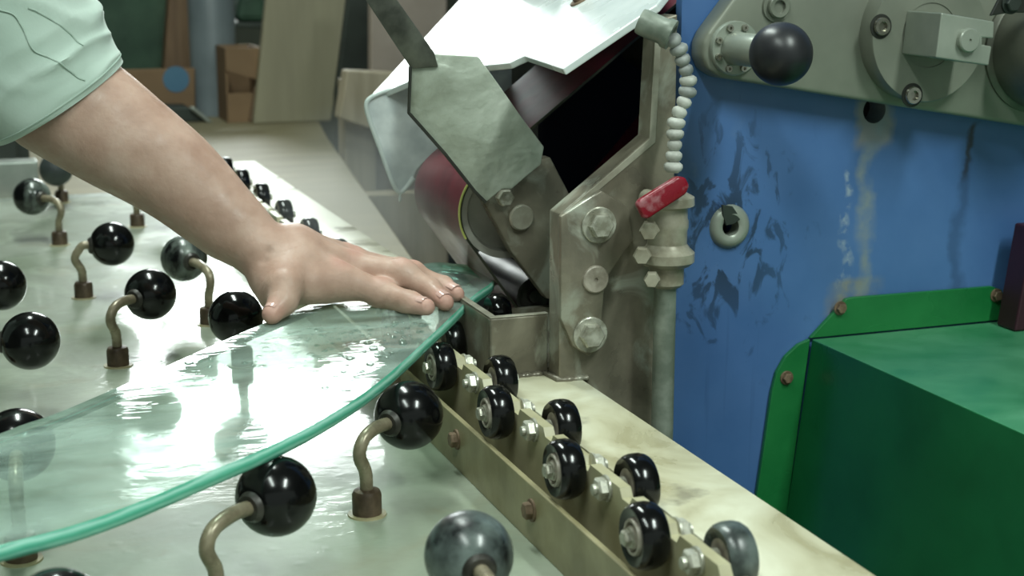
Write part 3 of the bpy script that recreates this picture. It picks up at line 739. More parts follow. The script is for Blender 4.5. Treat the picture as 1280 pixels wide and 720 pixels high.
zone = t.fr(dd, 1, 0, .02, .12)
sc1 = t.fr(t.math('ADD', t.noise(38, 6, t.mapping((1.2, 1, .7)), .9), t.math('MULTIPLY', zone, .19)), 0, 1, .66, .72)
scuff = t.math('MULTIPLY', sc1, t.math('MULTIPLY', zone, .85))
pale = t.math('MULTIPLY', t.fr(t.noise(24, 6, t.mapping((1, 1, .5), loc=(2, 0, 1))), 0, .35, .60, .72), t.fr(X_, 1, 0, rel(880, 200)[0], rel(960, 200)[0]))
drip = t.math('MULTIPLY', t.fr(t.noise(60, 4, t.mapping((1, 1, .05), loc=(5, 0, 0))), 0, .30, .58, .68), t.fr(Z_, 1, 0, rel(900, 450)[1], rel(900, 330)[1]))
col = t.mix(pale, col, lin((128, 150, 176)))
col = t.mix(scuff, col, lin((30, 46, 66)))
col = t.mix(drip, col, lin((36, 58, 100)))
for m_, c_ in ((run2, (146, 144, 136)), (run, (128, 142, 152)), (ws, (160, 176, 190)), (foot, (146, 144, 122)), (weep, (52, 54, 62)), (weep2, (40, 62, 96))):
    col = t.mix(m_, col, lin(c_))
t.set(color=col, rough=t.fr(t.noise(12, 5), .30, .5, .35, .65), normal=t.bump(t.noise(40, 5), .06, .001))

# mounting plate with ball-knob handle, round flange, clevis and cylinder
MPY = 1.272
MP = thing('tension_unit', 'grey cast mounting plate with ball-knob handle and round flange on the blue cabinet', 'machine unit', (0.9, MPY, 0.3))
part('mounting_plate', prism([ay(x, y, MPY) for x, y in ((917, -2), (886, 40), (880, 54), (879, 72), (886, 88), (902, 98), (1065, 124), (1225, 149), (1420, 180), (1420, -60), (958, -60))], (0, .0276, 0), .004, seg=3), M['cast'], MP, smooth=40)
hc_ = ay(917, 60, MPY); HX, HZ = hc_.x, hc_.z
fl_ = part('handle_flange', lathe([(0, 0), (.0245, 0), (.0245, .004), (.0236, .0052), (0, .0052)], (HX, MPY, HZ), (0, -1, 0), 36), M['cast_light'], MP, smooth=40)
for k in range(8):
    a = 2 * PI * (k + .5) / 8
    part('screw', lathe([(0, .001), (.0014, .001), (.0014, .003), (.0030, .0030), (.0032, .0024), (.0032, 0), (0, 0)], (HX + .0196 * math.cos(a), MPY - .0052, HZ + .0196 * math.sin(a)), (0, -1, 0), 14), M['chrome'], fl_, smooth=40)
part('handle_shaft', lathe([(0, 0), (.0155, 0), (.0148, .008), (.0146, .050), (.0120, .054), (.0120, .066), (0, .066)], (HX, MPY - .005, HZ), (0, -1, 0), 32), M['cast_light'], MP, smooth=40)
part('ball_knob', lathe(ball_prof(.0272, 20), (HX, MPY - .086, HZ), (0, -1, 0), 40), M['knob'], MP, smooth=60)
part('bolt', lathe([(0, .004), (.006, .004), (.006, .0075), (.0095, .008), (.0105, .007), (.0105, .0025), (.0140, .0025), (.0145, 0), (0, 0)], ay(970, 8, MPY), (0, -1, 0), 28), M['cast'], MP, smooth=40)
FC = ay(1163, 44, 1.250); FCx, FCz = FC.x, FC.z
fg = part('round_flange', lathe([(0, 0), (.0625, 0), (.0625, .020), (.0615, .0215), (.030, .0215), (.030, .0205), (0, .0205)], (FCx, MPY, FCz), (0, -1, 0), 64), M['cast'], MP, smooth=40)
for px, py in ((1101, 33), (1140, 119)):
    o = ay(px, py, MPY - .0215)
    part('socket_screw', lathe([(0, .001), (.0042, .001), (.0046, .0042), (.0076, .0042), (.0082, .0034), (.0084, 0), (0, 0)], o, (0, -1, 0), 24), M['chrome'], fg, smooth=40)
    part('counterbore', lathe([(.0086, .0001), (.0086, .0008), (.0112, .0006), (.0114, 0)], o, (0, -1, 0), 28), M['dark_edge'], fg, smooth=40)
CLY = 1.197
part('clamp_arm', prism([ay(x, y, CLY) for x, y in ((1170, 72), (1177, 16), (1243, 27), (1242, 48), (1228, 47), (1228, 56), (1240, 58), (1236, 82))], (0, MPY - .0206 - CLY, 0), .0012), M['cast_light'], MP)
part('clevis_pin', lathe([(0, .0045), (.0012, .0045), (.0014, .0060), (.0098, .0060), (.0108, .0050), (.0108, 0), (0, 0)], ay(1208, 50, CLY), (0, -1, 0), 28), M['cast_light'], MP, smooth=40)
cyc = ay(1312, 62, 1.255)
part('cylinder', lathe([(0, 0), (.0625, 0), (.0625, .003), (.0590, .0045), (.0575, .006), (.0575, .052), (.0560, .054), (0, .054)], (cyc.x, MPY, cyc.z), (0, -1, 0), 64), M['cast_dark'], MP, smooth=40)
bm = prism([ay(x, y, 1.214) for x, y in ((1238, 20), (1252, -8), (1300, -12), (1300, 16), (1262, 16))], (0, .003, 0), .001)
lug = part('dark_lug', bm, M['dark_edge'], MP)
part('screw', hexbolt(ay(1263, 4, 1.214), (0, -1, 0), .008, .005, washer=.010), M['darkmetal'], lug, smooth=30)

# green guard housing bolted on the cabinet, and the maroon post on top
GF = 1.294
GH = thing('green_housing', 'big green sheet metal guard housing bolted to the blue cabinet', 'guard', (1.0, 1.0, -0.9))
g0 = ay(1015, 424, GF); gl_ = ay(983, 640, GF); gr_ = ay(1300, 398, GF)
kx = (gl_.x - g0.x) / (gl_.z - g0.z); zb = -.55
pts_ = [V((g0.x, GF, g0.z)), V((1.5, GF, g0.z)), V((1.5, GF, zb)), V((g0.x + kx * (zb - g0.z), GF, zb))]
bm = prism(pts_, (0, -.62, 0), .001)
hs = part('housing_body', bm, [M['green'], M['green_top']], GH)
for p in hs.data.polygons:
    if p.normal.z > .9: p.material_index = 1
top_ = [ay(x, y, GF) for x, y in ((1013, 423), (1058, 374), (1066, 372), (1240, 358), (1252, 362), (1260, 380), (1262, 399))]
f1_ = part('flange', prism(top_, (0, .005, 0), .0008), M['green_flange'], GH)
lf = ((1013, 424), (998, 431), (982, 446), (971, 466), (965, 490), (955, 560), (940, 660), (936, 690), (978, 690), (984, 640))
f2_ = part('flange', prism([ay(x, y, GF) for x, y in lf], (0, .005, 0), .0008), M['green_flange'], GH)
for (px, py), ff in (((1050, 385), f1_), ((1245, 369), f1_), ((983, 472), f2_)):
    part('bolt', hexbolt(ay(px, py, GF), (0, -1, 0), .0052, .004, washer=.0070), M['rustbolt'], ff, smooth=30)
for x in (g0.x + .12, 1.40):
    for y in (.74, 1.22): part('foot', box(x - .02, x + .02, y - .02, y + .02, -.9, zb + .002), M['green'], GH)
mp0 = ay(1270, 394, 1.25)
bm = prism([V((mp0.x, 1.25, g0.z + .0006)), V((mp0.x + .014, 1.25, g0.z + .105)), V((mp0.x + .07, 1.25, g0.z + .105)), V((mp0.x + .07, 1.25, g0.z + .0006))], (0, .03, 0), .002)
mpst = part('maroon_bracket', bm, M['maroon'], None, origin=(mp0.x + .03, 1.265, g0.z))
root_tag(mpst, 'dark maroon painted bracket standing on the green housing at the right border', 'bracket')

# ------------------------------------------------------------------ workshop behind
def slab(name, label, cat, pix, y, depth, mat, z0=None, group=None, bev=.004):
    P_ = [ay(a, b, y) for a, b in pix]
    if z0 is not None:
        zm = min(p.z for p in P_)
        for p in P_:
            if p.z < zm + .06: p.z = z0
    cx_ = sum(p.x for p in P_) / len(P_)
    o = part(name, prism(P_, (0, depth, 0), bev), mat, None, origin=(cx_, y + depth / 2, min(p.z for p in P_)))
    root_tag(o, label, cat, group); return o
BZT = -.02
PB = thing('plywood_bench', 'low bench with a knotty plywood top behind the roller table', 'bench', (.5, 3.5, -.9))
bq = [(-.7, 2.86), (.53, 2.86), (.53, 2.02), (.60, 2.02), (az(410, 173, BZT).x, az(410, 173, BZT).y), (1.0, 4.55), (-.7, 4.55)]
part('bench_top', prism([(x, y, BZT - .03) for x, y in bq], (0, 0, .03), .002), M['ply'], PB)
for x in (-.64, .78):
    for y in (2.93, 4.48): part('leg', box(x - .03, x + .03, y - .03, y + .03, -.9, BZT - .03), M['wood'], PB)
bar = part('aluminium_bar', box(-.5, .145, 2.90, 2.95, BZT + .0005, .046, .003), M['alu'], None, origin=(-.1, 2.92, BZT))
root_tag(bar, 'bare aluminium box bar lying across the bench at the far left', 'bar')
for k, (y, z1, x1) in enumerate(((3.12, .085, .12), (3.30, .115, .15))):
    o = part('dark_steel_bar', box(-.6, x1, y, y + .10, BZT + .0005, z1, .004), M['darkmetal'], None, origin=(-.2, y + .05, BZT))
    root_tag(o, ('dark steel bar directly behind the aluminium bar', 'taller dark steel block farther behind the aluminium bar')[k], 'bar')
slab('beige_board', 'tall plain beige board standing upright on the plywood bench', 'board', ((318, 178), (336, -30), (448, -30), (414, 169)), 3.95, .03, M['beige'], BZT + .0005)
slab('green_tarpaulin', 'dark green mottled tarpaulin hanging at the back left', 'tarpaulin', ((60, 95), (60, -40), (216, -40), (208, 86)), 4.40, .03, M['greencloth'], BZT + .0005)
slab('brown_post', 'brown wooden post beside the dark green tarpaulin', 'post', ((204, 200), (214, -40), (243, -40), (240, 200)), 4.30, .06, M['brown'], BZT + .0005)
cbd = slab('cardboard_sheet', 'brown cardboard sheet with a blue round sticker standing behind the forearm', 'cardboard', ((130, 186), (130, 88), (244, 85), (246, 186)), 4.18, .02, M['cardboard'], BZT + .0005)
part('sticker', lathe([(0, 0), (.034, 0), (.034, .002), (0, .002)], ay(220, 99, 4.18), (0, -1, 0), 28), M['bluelabel'], cbd, 'blue round sticker')
slab('dark_crate', 'dark low crate leaning before the cardboard sheet', 'crate', ((150, 190), (150, 134), (236, 134), (262, 190)), 4.05, .10, M['darkmetal'], BZT + .0005)
slab('metal_strip', 'thin pale metal strip slanting beside the grey roll', 'strip', ((236, 134), (242, 133), (268, 190), (261, 190)), 4.03, .012, M['alu'], BZT + .0005)
rc = ay(272, 178, 4.20)
rl = part('plastic_roll', lathe([(0, BZT + .0005), (.060, BZT + .0005), (.061, .30), (.052, .315), (0, .315)], (rc.x, 4.22, 0), (0, 0, 1), 32), M['roll'], None, smooth=40, origin=(rc.x, 4.22, BZT))
root_tag(rl, 'grey-blue plastic roll standing upright on the bench', 'roll')
sh0 = ay(240, 34, 4.36)
shf = slab('dark_shelf', 'dark grey shelf board with clutter at the back', 'shelf', ((238, 36), (238, 28), (340, 28), (340, 36)), 4.36, .16, M['darkmetal'])
for px in (240, 335):
    q = ay(px, 35, 4.36); part('shelf_leg', box(q.x - .012, q.x + .012, 4.38, 4.404, BZT + .0005, q.z - .001), M['darkmetal'], shf)
slab('grey_sack', 'grey-green sack lying on the dark shelf', 'sack', ((246, 27.7), (250, 4), (262, -12), (286, -8), (292, 27.7)), 4.38, .11, M['roll'], bev=.02)
slab('green_sack', 'dark green sack lying on the shelf beside the grey sack', 'sack', ((296, 27.7), (300, -4), (318, -16), (334, 2), (336, 27.7)), 4.38, .11, M['greencloth'], bev=.02)
BXO = thing('cardboard_box', 'open brown cardboard box beside the grey roll', 'box', (ay(306, 178, 4.0).x, 4.05, BZT))
xa, xb_ = ay(286, 178, 4.0).x, ay(330, 178, 4.0).x
bm = box(xa, xb_, 4.0, 4.008, BZT + .0005, .055, 0); box(xa, xa + .006, 4.008, 4.14, BZT + .0005, .17, 0, bm); box(xb_ - .006, xb_, 4.008, 4.14, BZT + .0005, .17, 0, bm); box(xa, xb_, 4.14, 4.148, BZT + .0005, .17, 0, bm)
part('box_shell', bm, M['cardboard'], BXO)
part('flap', prism([V((xa, 4.0, .17)), V((xb_, 4.0, .17)), V((xb_, 4.0, .085)), V((xa, 4.0, .115))], (0, .006, 0)), M['cardboard'], BXO)
slab('leaning_plank', 'narrow brown plank leaning between the cardboard box and beige board', 'plank', ((312, 186), (318, 108), (328, 108), (322, 186)), 3.985, .012, M['brown'], BZT + .0005)
# timbers right of the bench, behind the belt
slab('pink_board', 'pinkish grey board tilted behind the blade handle', 'board', ((452, 112), (464, -40), (560, -40), (540, 112)), 3.35, .03, M['pink'], -.9)
slab('dark_gap_sheet', 'dark green sheet added to fill the dark gap behind the tilted boards', 'panel', ((418, 172), (420, 118), (440, -40), (470, -40), (466, 118), (466, 172)), 3.60, .03, M['darkmetal'], -.9)  # sheet added where only a dark gap shows between the boards
slab('cross_timber', 'short grey-brown timber across the upright post', 'timber', ((424, 148), (434, 88), (520, 92), (500, 172), (470, 164)), 3.229, .05, M['wood'])
pc = ay(445, 200, 3.28)
slab('upright_post', 'grey-brown upright timber post beside the plywood bench', 'post', ((428, 290), (430, 100), (470, 100), (466, 290)), 3.28, .06, M['wood'], -.9)
slab('dark_board', 'dark brown board standing behind the grinding belt', 'board', ((462, 300), (474, 90), (700, 90), (700, 300)), 3.45, .03, M['darkmetal'], -.9)
slab('grey_plank', 'grey plank standing low behind the belt and spray', 'plank', ((478, 330), (490, 240), (560, 240), (560, 330)), 3.10, .03, M['wood'], -.9)

# splashed droplets standing on the glass (too many to count)
rng = random.Random(4); bm = bmesh.new()
def inside(x, y):
    c = False
    for i in range(len(out)):
        a, b = out[i], out[i - 1]
        if (a.y > y) != (b.y > y) and x < (b.x - a.x) * (y - a.y) / (b.y - a.y) + a.x: c = not c
    return c
cnt = 0
while cnt < 260:
    x = rng.gauss(.33, .11); y = rng.gauss(1.27, .12)
    if x > .235 and y > 1.278 and x < .46: continue
    if not inside(x, y) or not inside(x + .01, y) or not inside(x - .01, y): continue
    r = rng.uniform(.0007, .0026) * (1 if rng.random() < .8 else 1.6)
    lathe([(r, 0), (r * .85, r * .22), (r * .5, r * .36), (0, r * .42)], (x, y, GZ1 + .0001), (0, 0, 1), 9, bm); cnt += 1
wd = part('water_droplets', bm, M['drop'], None, smooth=70, origin=(.3, 1.25, GZ1))
root_tag(wd, 'clear water droplets splashed over the glass pane around the hand', 'water', kind='stuff')

# ------------------------------------------------------------------ person: implicit surface (blended tapered limbs) -> surface nets
def sdf_mesh(caps, h, k, pad=0.02):
    """caps: (a, b, ra, rb). Smooth union of round cones on a grid, meshed with naive surface nets."""
    A = np.array([c[0] for c in caps] + [c[1] for c in caps], float); rr = max(max(c[2], c[3]) for c in caps)
    lo = A.min(0) - rr - pad; hi = A.max(0) + rr + pad
    n = np.ceil((hi - lo) / h).astype(int) + 1
    f = np.full(n, 10.0, np.float32)
    axs = [lo[i] + h * np.arange(n[i]) for i in range(3)]
    for c in caps:
        a, b, ra, rb = np.array(c[0], float), np.array(c[1], float), c[2], c[3]; kk = c[4] if len(c) > 4 else k
        m = max(ra, rb) + 3 * max(kk, k) + 2 * h
        i0 = np.maximum(np.floor((np.minimum(a, b) - m - lo) / h).astype(int), 0)
        i1 = np.minimum(np.ceil((np.maximum(a, b) + m - lo) / h).astype(int) + 1, n)
        X, Y, Z = np.meshgrid(*[axs[i][i0[i]:i1[i]] for i in range(3)], indexing='ij', sparse=True)
        ab = b - a; L2 = max(ab @ ab, 1e-12)
        tt = np.clip(((X - a[0]) * ab[0] + (Y - a[1]) * ab[1] + (Z - a[2]) * ab[2]) / L2, 0, 1)
        d = np.sqrt((X - a[0] - tt * ab[0]) ** 2 + (Y - a[1] - tt * ab[1]) ** 2 + (Z - a[2] - tt * ab[2]) ** 2) - (ra + (rb - ra) * tt)
        g = f[i0[0]:i1[0], i0[1]:i1[1], i0[2]:i1[2]]
        hh = np.maximum(kk - np.abs(g - d), 0) / kk
        f[i0[0]:i1[0], i0[1]:i1[1], i0[2]:i1[2]] = np.minimum(g, d) - hh * hh * kk * 0.25
    ins = f < 0
    c8 = [ins[dx:n[0] - 1 + dx, dy:n[1] - 1 + dy, dz:n[2] - 1 + dz] for dx in (0, 1) for dy in (0, 1) for dz in (0, 1)]
    act = np.logical_or.reduce(c8) & ~np.logical_and.reduce(c8)
    idx = np.argwhere(act); vid = np.full(act.shape, -1); vid[act] = np.arange(len(idx))
    acc = np.zeros((len(idx), 3)); cnt = np.zeros(len(idx))
    corners = [(dx, dy, dz) for dx in (0, 1) for dy in (0, 1) for dz in (0, 1)]
    for p in corners:
        for ax_ in range(3):
            if p[ax_]: continue
            q = list(p); q[ax_] = 1
            fa = f[idx[:, 0] + p[0], idx[:, 1] + p[1], idx[:, 2] + p[2]]; fb = f[idx[:, 0] + q[0], idx[:, 1] + q[1], idx[:, 2] + q[2]]
            cr = (fa < 0) != (fb < 0); s = np.where(cr, fa / np.where(cr, fa - fb, 1), 0)
            pt = np.tile(np.array(p, float), (len(idx), 1)); pt[:, ax_] += s
            acc[cr] += pt[cr]; cnt[cr] += 1
    vs = lo + h * (idx + acc / cnt[:, None]); quads = []
    for ax_ in range(3):
        u, w = (ax_ + 1) % 3, (ax_ + 2) % 3
        sl0 = [slice(None)] * 3; sl1 = [slice(None)] * 3; sl0[ax_] = slice(0, n[ax_] - 1); sl1[ax_] = slice(1, n[ax_])
        a_, b_ = ins[tuple(sl0)], ins[tuple(sl1)]; e = np.argwhere(a_ != b_)
        e = e[(e[:, u] > 0) & (e[:, w] > 0) & (e[:, u] < n[u] - 1) & (e[:, w] < n[w] - 1)]
        flip = a_[e[:, 0], e[:, 1], e[:, 2]]
        def cell(du, dw):
            q = e.copy(); q[:, u] -= du; q[:, w] -= dw; return vid[q[:, 0], q[:, 1], q[:, 2]]
        Q = np.stack([cell(1, 1), cell(0, 1), cell(0, 0), cell(1, 0)], 1)
        Q[~flip] = Q[~flip][:, ::-1]; quads.append(Q)
    return vs, np.concatenate(quads)
def np_part(name, vs, qs, mat, parent, label=None, blush=None):
    me = bpy.data.meshes.new(name); o0 = np.array(BASE[parent.name])
    me.from_pydata((vs - o0).tolist(), [], qs.tolist()); me.validate()
    me.polygons.foreach_set('use_smooth', [True] * len(me.polygons))
    if blush:
        val = np.zeros(len(vs))
        for p, r in blush: val = np.maximum(val, np.clip(1.3 - np.linalg.norm(vs - np.array(p), axis=1) / r, 0, 1))
        at = me.attributes.new('blush', 'FLOAT', 'POINT'); at.data.foreach_set('value', val)
    me.materials.append(mat)
    o = bpy.data.objects.new(name, me); COL.objects.link(o); o.parent = parent; BASE[o.name] = BASE[parent.name]
    if label: o['label'] = label
    return o

PER = thing('person', 'person in a pale green shirt pressing the glass flat with one bare left hand', 'person', (-0.42, 1.62, -0.9))
ELB = ay(74, 120, 1.47); F1 = ay(215, 217, 1.425); F2 = ay(288, 281, 1.40); WR = ay(334, 316, 1.385)
SH = ay(-150, -200, 1.55)
GT = GZ1
def Z(px, py, z): return az(px, py, z)
MCP = [ay(424, 347, 1.350), ay(440, 333, 1.376), ay(441, 325, 1.400), ay(432, 320, 1.421)]
IDX = [MCP[0], az(477, 367, .1135), az(512, 379, GT + .0086), az(533, 384, GT + .0080)]
MID = [MCP[1], az(504, 343, .1275), az(538, 363, .1150), az(557, 378, GT + .0078)]
RIN = [MCP[2], az(515, 342, .1240), az(553, 358, .1120), az(571, 367.5, GT + .0074)]
PIN = [MCP[3], az(500, 336, .1200), az(533, 349, .1120), az(551, 355.5, GT + .0070)]
FR = [(.0135, .0122, .0104, .0078), (.0130, .0120, .0104, .0076), (.0112, .0102, .0092, .0072), (.0100, .0090, .0082, .0066)]
dn = V((0, 0, -1))
fore = [(ELB, .0560), (ELB.lerp(F1, .5), .0500), (F1, .0425), (F2, .0335), (WR, .0225)]
fpts = catmull([p for p, r in fore], 6); frad = [r_.x for r_ in catmull([V((r, 0, 0)) for p, r in fore], 6)]
caps = [(ELB + (SH - ELB).normalized() * .09, ELB, .055, .056, .004)]
for i_ in range(len(fpts) - 1): caps.append((fpts[i_], fpts[i_ + 1], frad[i_], frad[i_ + 1], .0015))
for s in (-1, 1):
    caps.append((F2 + V((0, s * .003, 0)), WR + V((0, s * .0115, 0)), .0300, .0222, .005))
CARP = [WR + V((.024, -.022, -.009)), WR + V((.026, -.007, .001)), WR + V((.026, .008, .001)), WR + V((.022, .021, -.004))]
for s in range(4):
    caps.append((WR + V((-.004, (-.012, -.004, .005, .012)[s], 0)), CARP[s], .0215, .0205))
    caps.append((CARP[s], MCP[s] + dn * .001, .0198, (.0142, .0145, .0138, .0124)[s]))
    m = MCP[s] + dn * .010 - V((.012, 0, 0))
    caps.append((CARP[s] + dn * .012, m, .0165, .0115))
for fi, ch in enumerate((IDX, MID, RIN, PIN)):
    r = FR[fi]
    for j in range(3):
        caps.append((ch[j], ch[j + 1], r[j] , r[j + 1], .006))
    caps.append((ch[1], ch[1] + V((.0005, 0, .0008)), r[1] * 1.04, r[1] * 1.04, .006))   # knuckle swelling
# thumb: leaves the side of the palm near its base, reaching down to the glass towards the viewer
TC = WR + V((.012, -.028, -.014)); TM = ay(356, 357, 1.330); TI = ay(354, 376, 1.318); TT = az(340, 393, GT + .0086)
caps += [(TC, TM, .0195, .0150, .012), (CARP[0], TM, .017, .0135, .012), (TM, TI, .0140, .0122, .006), (TI, TT, .0122, .0088, .006), (ay(338, 350, 1.36), ay(346, 366, 1.345), .019, .0175, .012)]
caps += [(TC + dn * .006, (TM + MCP[0]) / 2 + dn * .008, .0165, .0125, .012), (CARP[0] + dn * .010, MCP[0] + dn * .006, .020, .0145, .010), ((TM + MCP[0]) / 2, MCP[0] + dn * .008 + V((.012, -.004, 0)), .012, .010, .010)]            # web and heel of the palm
vs, qs = sdf_mesh(caps, 0.0019, 0.010)
# settle palm and finger pads on the glass: nothing goes below the glass surface
low = vs[:, 2] < GT + .0004
near = vs[:, 0] > WR.x - .03
vs[low & near, 2] = GT + .0004 - 0.02 * np.clip(GT + .0004 - vs[low & near, 2], 0, .003)
vs[:, 2] = np.where(near, np.maximum(vs[:, 2], GT + .0003), vs[:, 2])
# folds, veins and tendons as relief on the one skin surface
def ridge(p, a, b, w):
    a, b = np.array(a), np.array(b); ab = b - a; tt = np.clip(((p - a) @ ab) / (ab @ ab), 0, 1)
    return np.exp(-(np.linalg.norm(p - a - tt[:, None] * ab, axis=1) / w) ** 2)
nrm = np.zeros_like(vs)
fa = np.cross(vs[qs[:, 2]] - vs[qs[:, 0]], vs[qs[:, 3]] - vs[qs[:, 1]])
for i in range(4): np.add.at(nrm, qs[:, i], fa)
nrm /= np.maximum(np.linalg.norm(nrm, axis=1)[:, None], 1e-12)
disp = np.zeros(len(vs)); up_ = np.clip(nrm[:, 2] * .7 - nrm[:, 1] * .5, 0, 1)
for s in range(4):
    disp += .0007 * up_ * ridge(vs, CARP[s] + V((0, 0, .02)), MCP[s] + V((0, 0, .012)), .0045)
    disp += .0005 * up_ * ridge(vs, MCP[s] + V((0, 0, .012)), MCP[s] + V((.002, 0, .012)), .008)
for s in range(3):
    m0 = (MCP[s] + MCP[s + 1]) / 2 + V((.004, 0, .010)); disp -= .0012 * up_ * ridge(vs, m0, m0 + V((-.02, 0, .003)), .005)
# wrist crease
wc = ay(352, 300, 1.372); wd = ay(325, 344, 1.36); wm = ay(331, 318, 1.345)
for p_, q_ in ((wc, wm), (wm, wd)):
    disp -= .0024 * ridge(vs, p_, q_, .0035)
for ch in (IDX, MID, RIN, PIN):
    for j in (1, 2):
        for dx in (-.0028, 0, .0028):
            c0 = ch[j] + V((dx, 0, .011)); disp -= .0004 * ridge(vs, c0 + V((0, -.006, 0)), c0 + V((0, .006, 0)), .0011)
disp += np.array([noise.noise(V(p) * 38) for p in vs[:]]) * .0006
vs = vs + nrm * disp[:, None]
vs[:, 2] = np.where(near, np.maximum(vs[:, 2], GT + .0003), vs[:, 2])
bl = [(ch[3], .016) for ch in (IDX, MID, RIN, PIN)] + [(ch[1] + V((0, 0, .008)), .010) for ch in (IDX, MID, RIN)] + [(m_ + V((0, 0, .01)), .012) for m_ in MCP] + [(TT, .014)]
# shoulder, head and legs of the same continuous body (the man stands left of the table)
body = np_part('body', vs, qs, M['skin'], PER, blush=bl)
def fingernail(pip, dip, tp, r, side=V((0, 0, 1))):
    a = (tp - dip).normalized(); w = a.cross(side).normalized(); nn = w.cross(a).normalized()
    bm = bmesh.new(); g = []
    c = tp + a * (r * .10)
    for i in range(6):
        s = -1.35 + 1.25 * i / 5; row = []
        for j in range(7):
            th = -.9 + 1.8 * j / 6
            rr_ = r * (1.075 - .05 * (i == 0) - .16 * max(0, s + .35) ** 1.3); wd_ = 1.0 - .25 * max(0, s - .0) ** 2
            row.append(bm.verts.new(c + a * (s * r * 1.15) + (w * math.sin(th * wd_) + nn * math.cos(th * wd_)) * rr_))
        g.append(row)
    for i in range(5):
        for j in range(6): bm.faces.new((g[i][j], g[i + 1][j], g[i + 1][j + 1], g[i][j + 1]))
    r_ = bmesh.ops.extrude_face_region(bm, geom=bm.faces[:])
    bmesh.ops.translate(bm, verts=[v for v in r_['geom'] if isinstance(v, bmesh.types.BMVert)], vec=nn * .0003)
    part('fingernail', bm, M['nail'], PER, smooth=50)
for ch, r in ((IDX, .0080), (MID, .0080), (RIN, .0077), (PIN, .0071)):
    fingernail(ch[1], ch[2], ch[3], r)
fingernail(TM, TI, TT, .0088, V((-.75, -.35, .45)))

# shirt: sleeve bunched at the elbow, with folds, hem and seams; torso beyond the frame
AXS = [ay(77, 127, 1.470), ay(66, 112, 1.470), ay(50, 88, 1.472), ay(24, 46, 1.478), ay(-8, -8, 1.488), ay(-60, -90, 1.51), ay(-150, -200, 1.55)]
RAD = [.0665, .0680, .0695, .0735, .079, .087, .10]
pts = catmull(AXS, 10); n = len(pts); SEG = 72
bm = bmesh.new(); rings = []
def sleeve_pt(i, k, extra=0.0):
    s = i / 10; j = min(int(s), len(RAD) - 2); r = RAD[j] + (RAD[j + 1] - RAD[j]) * (s - j)
    tg = (pts[min(i + 1, n - 1)] - pts[max(i - 1, 0)]).normalized()
    u, v, _ = frame_of(tg); th = 2 * PI * k / SEG
    dirv = u * math.cos(th) + v * math.sin(th)
    L = (pts[i] - pts[0]).length
    fold = 0.0
    # diagonal folds bunching just behind the hem, dying out up the arm
    rid = lambda a: (1 - abs(math.sin(a))) ** 1.6
    wv = noise.noise(V((math.cos(th) * 1.1 + 4, math.sin(th) * 1.1, L * 6)))
    amp = .0062 * math.exp(-((L - .030) / .024) ** 2) * max(0.15, .55 + 1.1 * wv)
    fold += amp * rid(PI * L / .021 + 1.7 * math.cos(th - .8) + 1.5 * wv) - amp * .35
    w2 = noise.noise(V((math.cos(th) * 1.3, math.sin(th) * 1.3, L * 7 + 9)))
    fold += .0045 * min(1, L / .06) * rid(PI * (L / .085 + th * .55 + w2 * 1.2))
    fold += .006 * noise.noise(dirv * 1.5 + V((L * 6, 0, 3))) * min(1, L / .05)
    low_ = max(0, -dirv.z) * .012 * math.exp(-((L - .05) / .05) ** 2)
    return pts[i] + dirv * (r + fold + low_ + extra)
for i in range(n):
    rings.append([bm.verts.new(sleeve_pt(i, k)) for k in range(SEG)])
inner = [[bm.verts.new(sleeve_pt(i, k, -.0022)) for k in range(SEG)] for i in (0, 1, 2, 3)]
for A, Bq in zip(rings, rings[1:]):
    for k in range(SEG): bm.faces.new((A[k], A[(k + 1) % SEG], Bq[(k + 1) % SEG], Bq[k]))
for A, Bq in [(rings[0], inner[0])] + list(zip(inner, inner[1:])):
    for k in range(SEG): bm.faces.new((A[k], Bq[k], Bq[(k + 1) % SEG], A[(k + 1) % SEG]))
shirt = part('shirt_sleeve', bm, M['shirt'], PER, smooth=70)
# seam lines stitched along the sleeve
def seam(path, r=.0009):
    part('seam', tube(path, r, 6), M['seam'], shirt, smooth=60)
def on_sleeve(px, py):     # camera-facing ring vertex (i, k) nearest to a bearing
    d = ray(px, py).normalized(); best = None
    for i in range(n):
        for k in range(SEG):
            p = rings_co[i][k]
            if (p - pts[i]).dot(d) > 0: continue
            q = p - _c; dist = (q - d * q.dot(d)).length
            if best is None or dist < best[0]: best = (dist, i, k)
    return V((best[1], best[2], 0))
def sleeve_at(i, k):
    i = max(0, min(n - 1.001, i)); i0 = int(i); k0 = math.floor(k); fi, fk = i - i0, k - k0
    g = lambda a, b: rings_co[a][b % SEG]
    p = g(i0, k0).lerp(g(i0, k0 + 1), fk).lerp(g(i0 + 1, k0).lerp(g(i0 + 1, k0 + 1), fk), fi)
    return p + (p - pts[i0]).normalized() * .0004
rings_co = [[sleeve_pt(i, k) for k in range(SEG)] for i in range(n)]
for pix in (((2, 8), (14, 22), (27, 35), (45, 60), (62, 74), (85, 92), (104, 100)), ((36, 10), (50, 15), (70, 30), (90, 44), (106, 55))):
    ik = [on_sleeve(x, y) for x, y in pix]
    for a_, b_2 in zip(ik, ik[1:]):
        while b_2.y - a_.y > SEG / 2: b_2.y -= SEG
        while a_.y - b_2.y > SEG / 2: b_2.y += SEG
    seam([sleeve_at(q.x, q.y) for q in catmull(ik, 8)])
hem = [sleeve_pt(5, k, .0003) for k in range(SEG)]
seam(hem + [hem[0]], .0008)
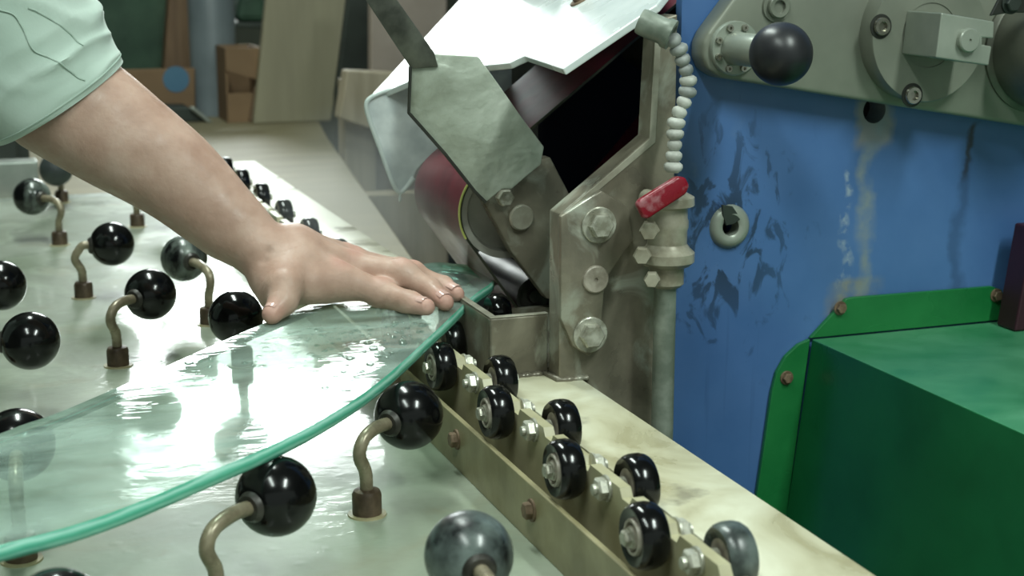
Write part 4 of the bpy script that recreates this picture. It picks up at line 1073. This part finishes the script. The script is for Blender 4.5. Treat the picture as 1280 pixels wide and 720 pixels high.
HIP = V((-.46, 1.66, .02)); CH = V((-.40, 1.64, .46)); NK = V((-.33, 1.62, .64))
tv, tq = sdf_mesh([(HIP, CH, .15, .165), (HIP + V((0, .11, 0)), CH + V((0, .13, 0)), .13, .14), (CH, NK - V((0, 0, .03)), .15, .075),
                   (CH + V((.02, -.02, .08)), SH, .11, .092), (CH + V((-.02, .2, .08)), V((-.36, 1.92, .52)), .11, .09), (V((-.36, 1.92, .52)), V((-.32, 1.98, .26)), .085, .07)], .012, .06)
np_part('shirt_torso', tv, tq, M['shirt'], PER)
tv, tq = sdf_mesh([(HIP + V((0, -.02, 0)), V((-.45, 1.55, -.42)), .13, .085), (V((-.45, 1.55, -.42)), V((-.46, 1.56, -.86)), .085, .055),
                   (HIP + V((0, .16, 0)), V((-.47, 1.86, -.42)), .13, .085), (V((-.47, 1.86, -.42)), V((-.50, 1.88, -.86)), .085, .055), (HIP, HIP + V((0, .12, -.02)), .15, .15)], .012, .05)
tv[:, 2] = np.maximum(tv[:, 2], -.9)
np_part('trousers', tv, tq, M['trouser'], PER)
hc = V((-.27, 1.62, .80))
tv, tq = sdf_mesh([(NK - V((0, 0, .06)), hc - V((.03, 0, .06)), .058, .056), (hc + V((-.02, 0, .02)), hc + V((.01, 0, .03)), .095, .09), (hc + V((.03, 0, -.03)), hc + V((.04, 0, -.075)), .062, .042),
                   (hc + V((.085, 0, .01)), hc + V((.108, 0, -.028)), .010, .014, .012), (hc + V((-.005, .088, -.01)), hc + V((-.01, .09, .025)), .014, .018, .01), (hc + V((-.005, -.088, -.01)), hc + V((-.01, -.09, .025)), .014, .018, .01),
                   (hc + V((.088, -.02, -.06)), hc + V((.088, .02, -.06)), .008, .008, .008)], .007, .03)
np_part('head', tv, tq, M['skin'], PER)
tv, tq = sdf_mesh([(hc + V((-.03, 0, .035)), hc + V((.01, 0, .05)), .100, .088), (hc + V((-.06, 0, .0)), hc + V((-.06, 0, -.03)), .07, .06)], .007, .03)
np_part('hair', tv, tq, M['hair'], PER)
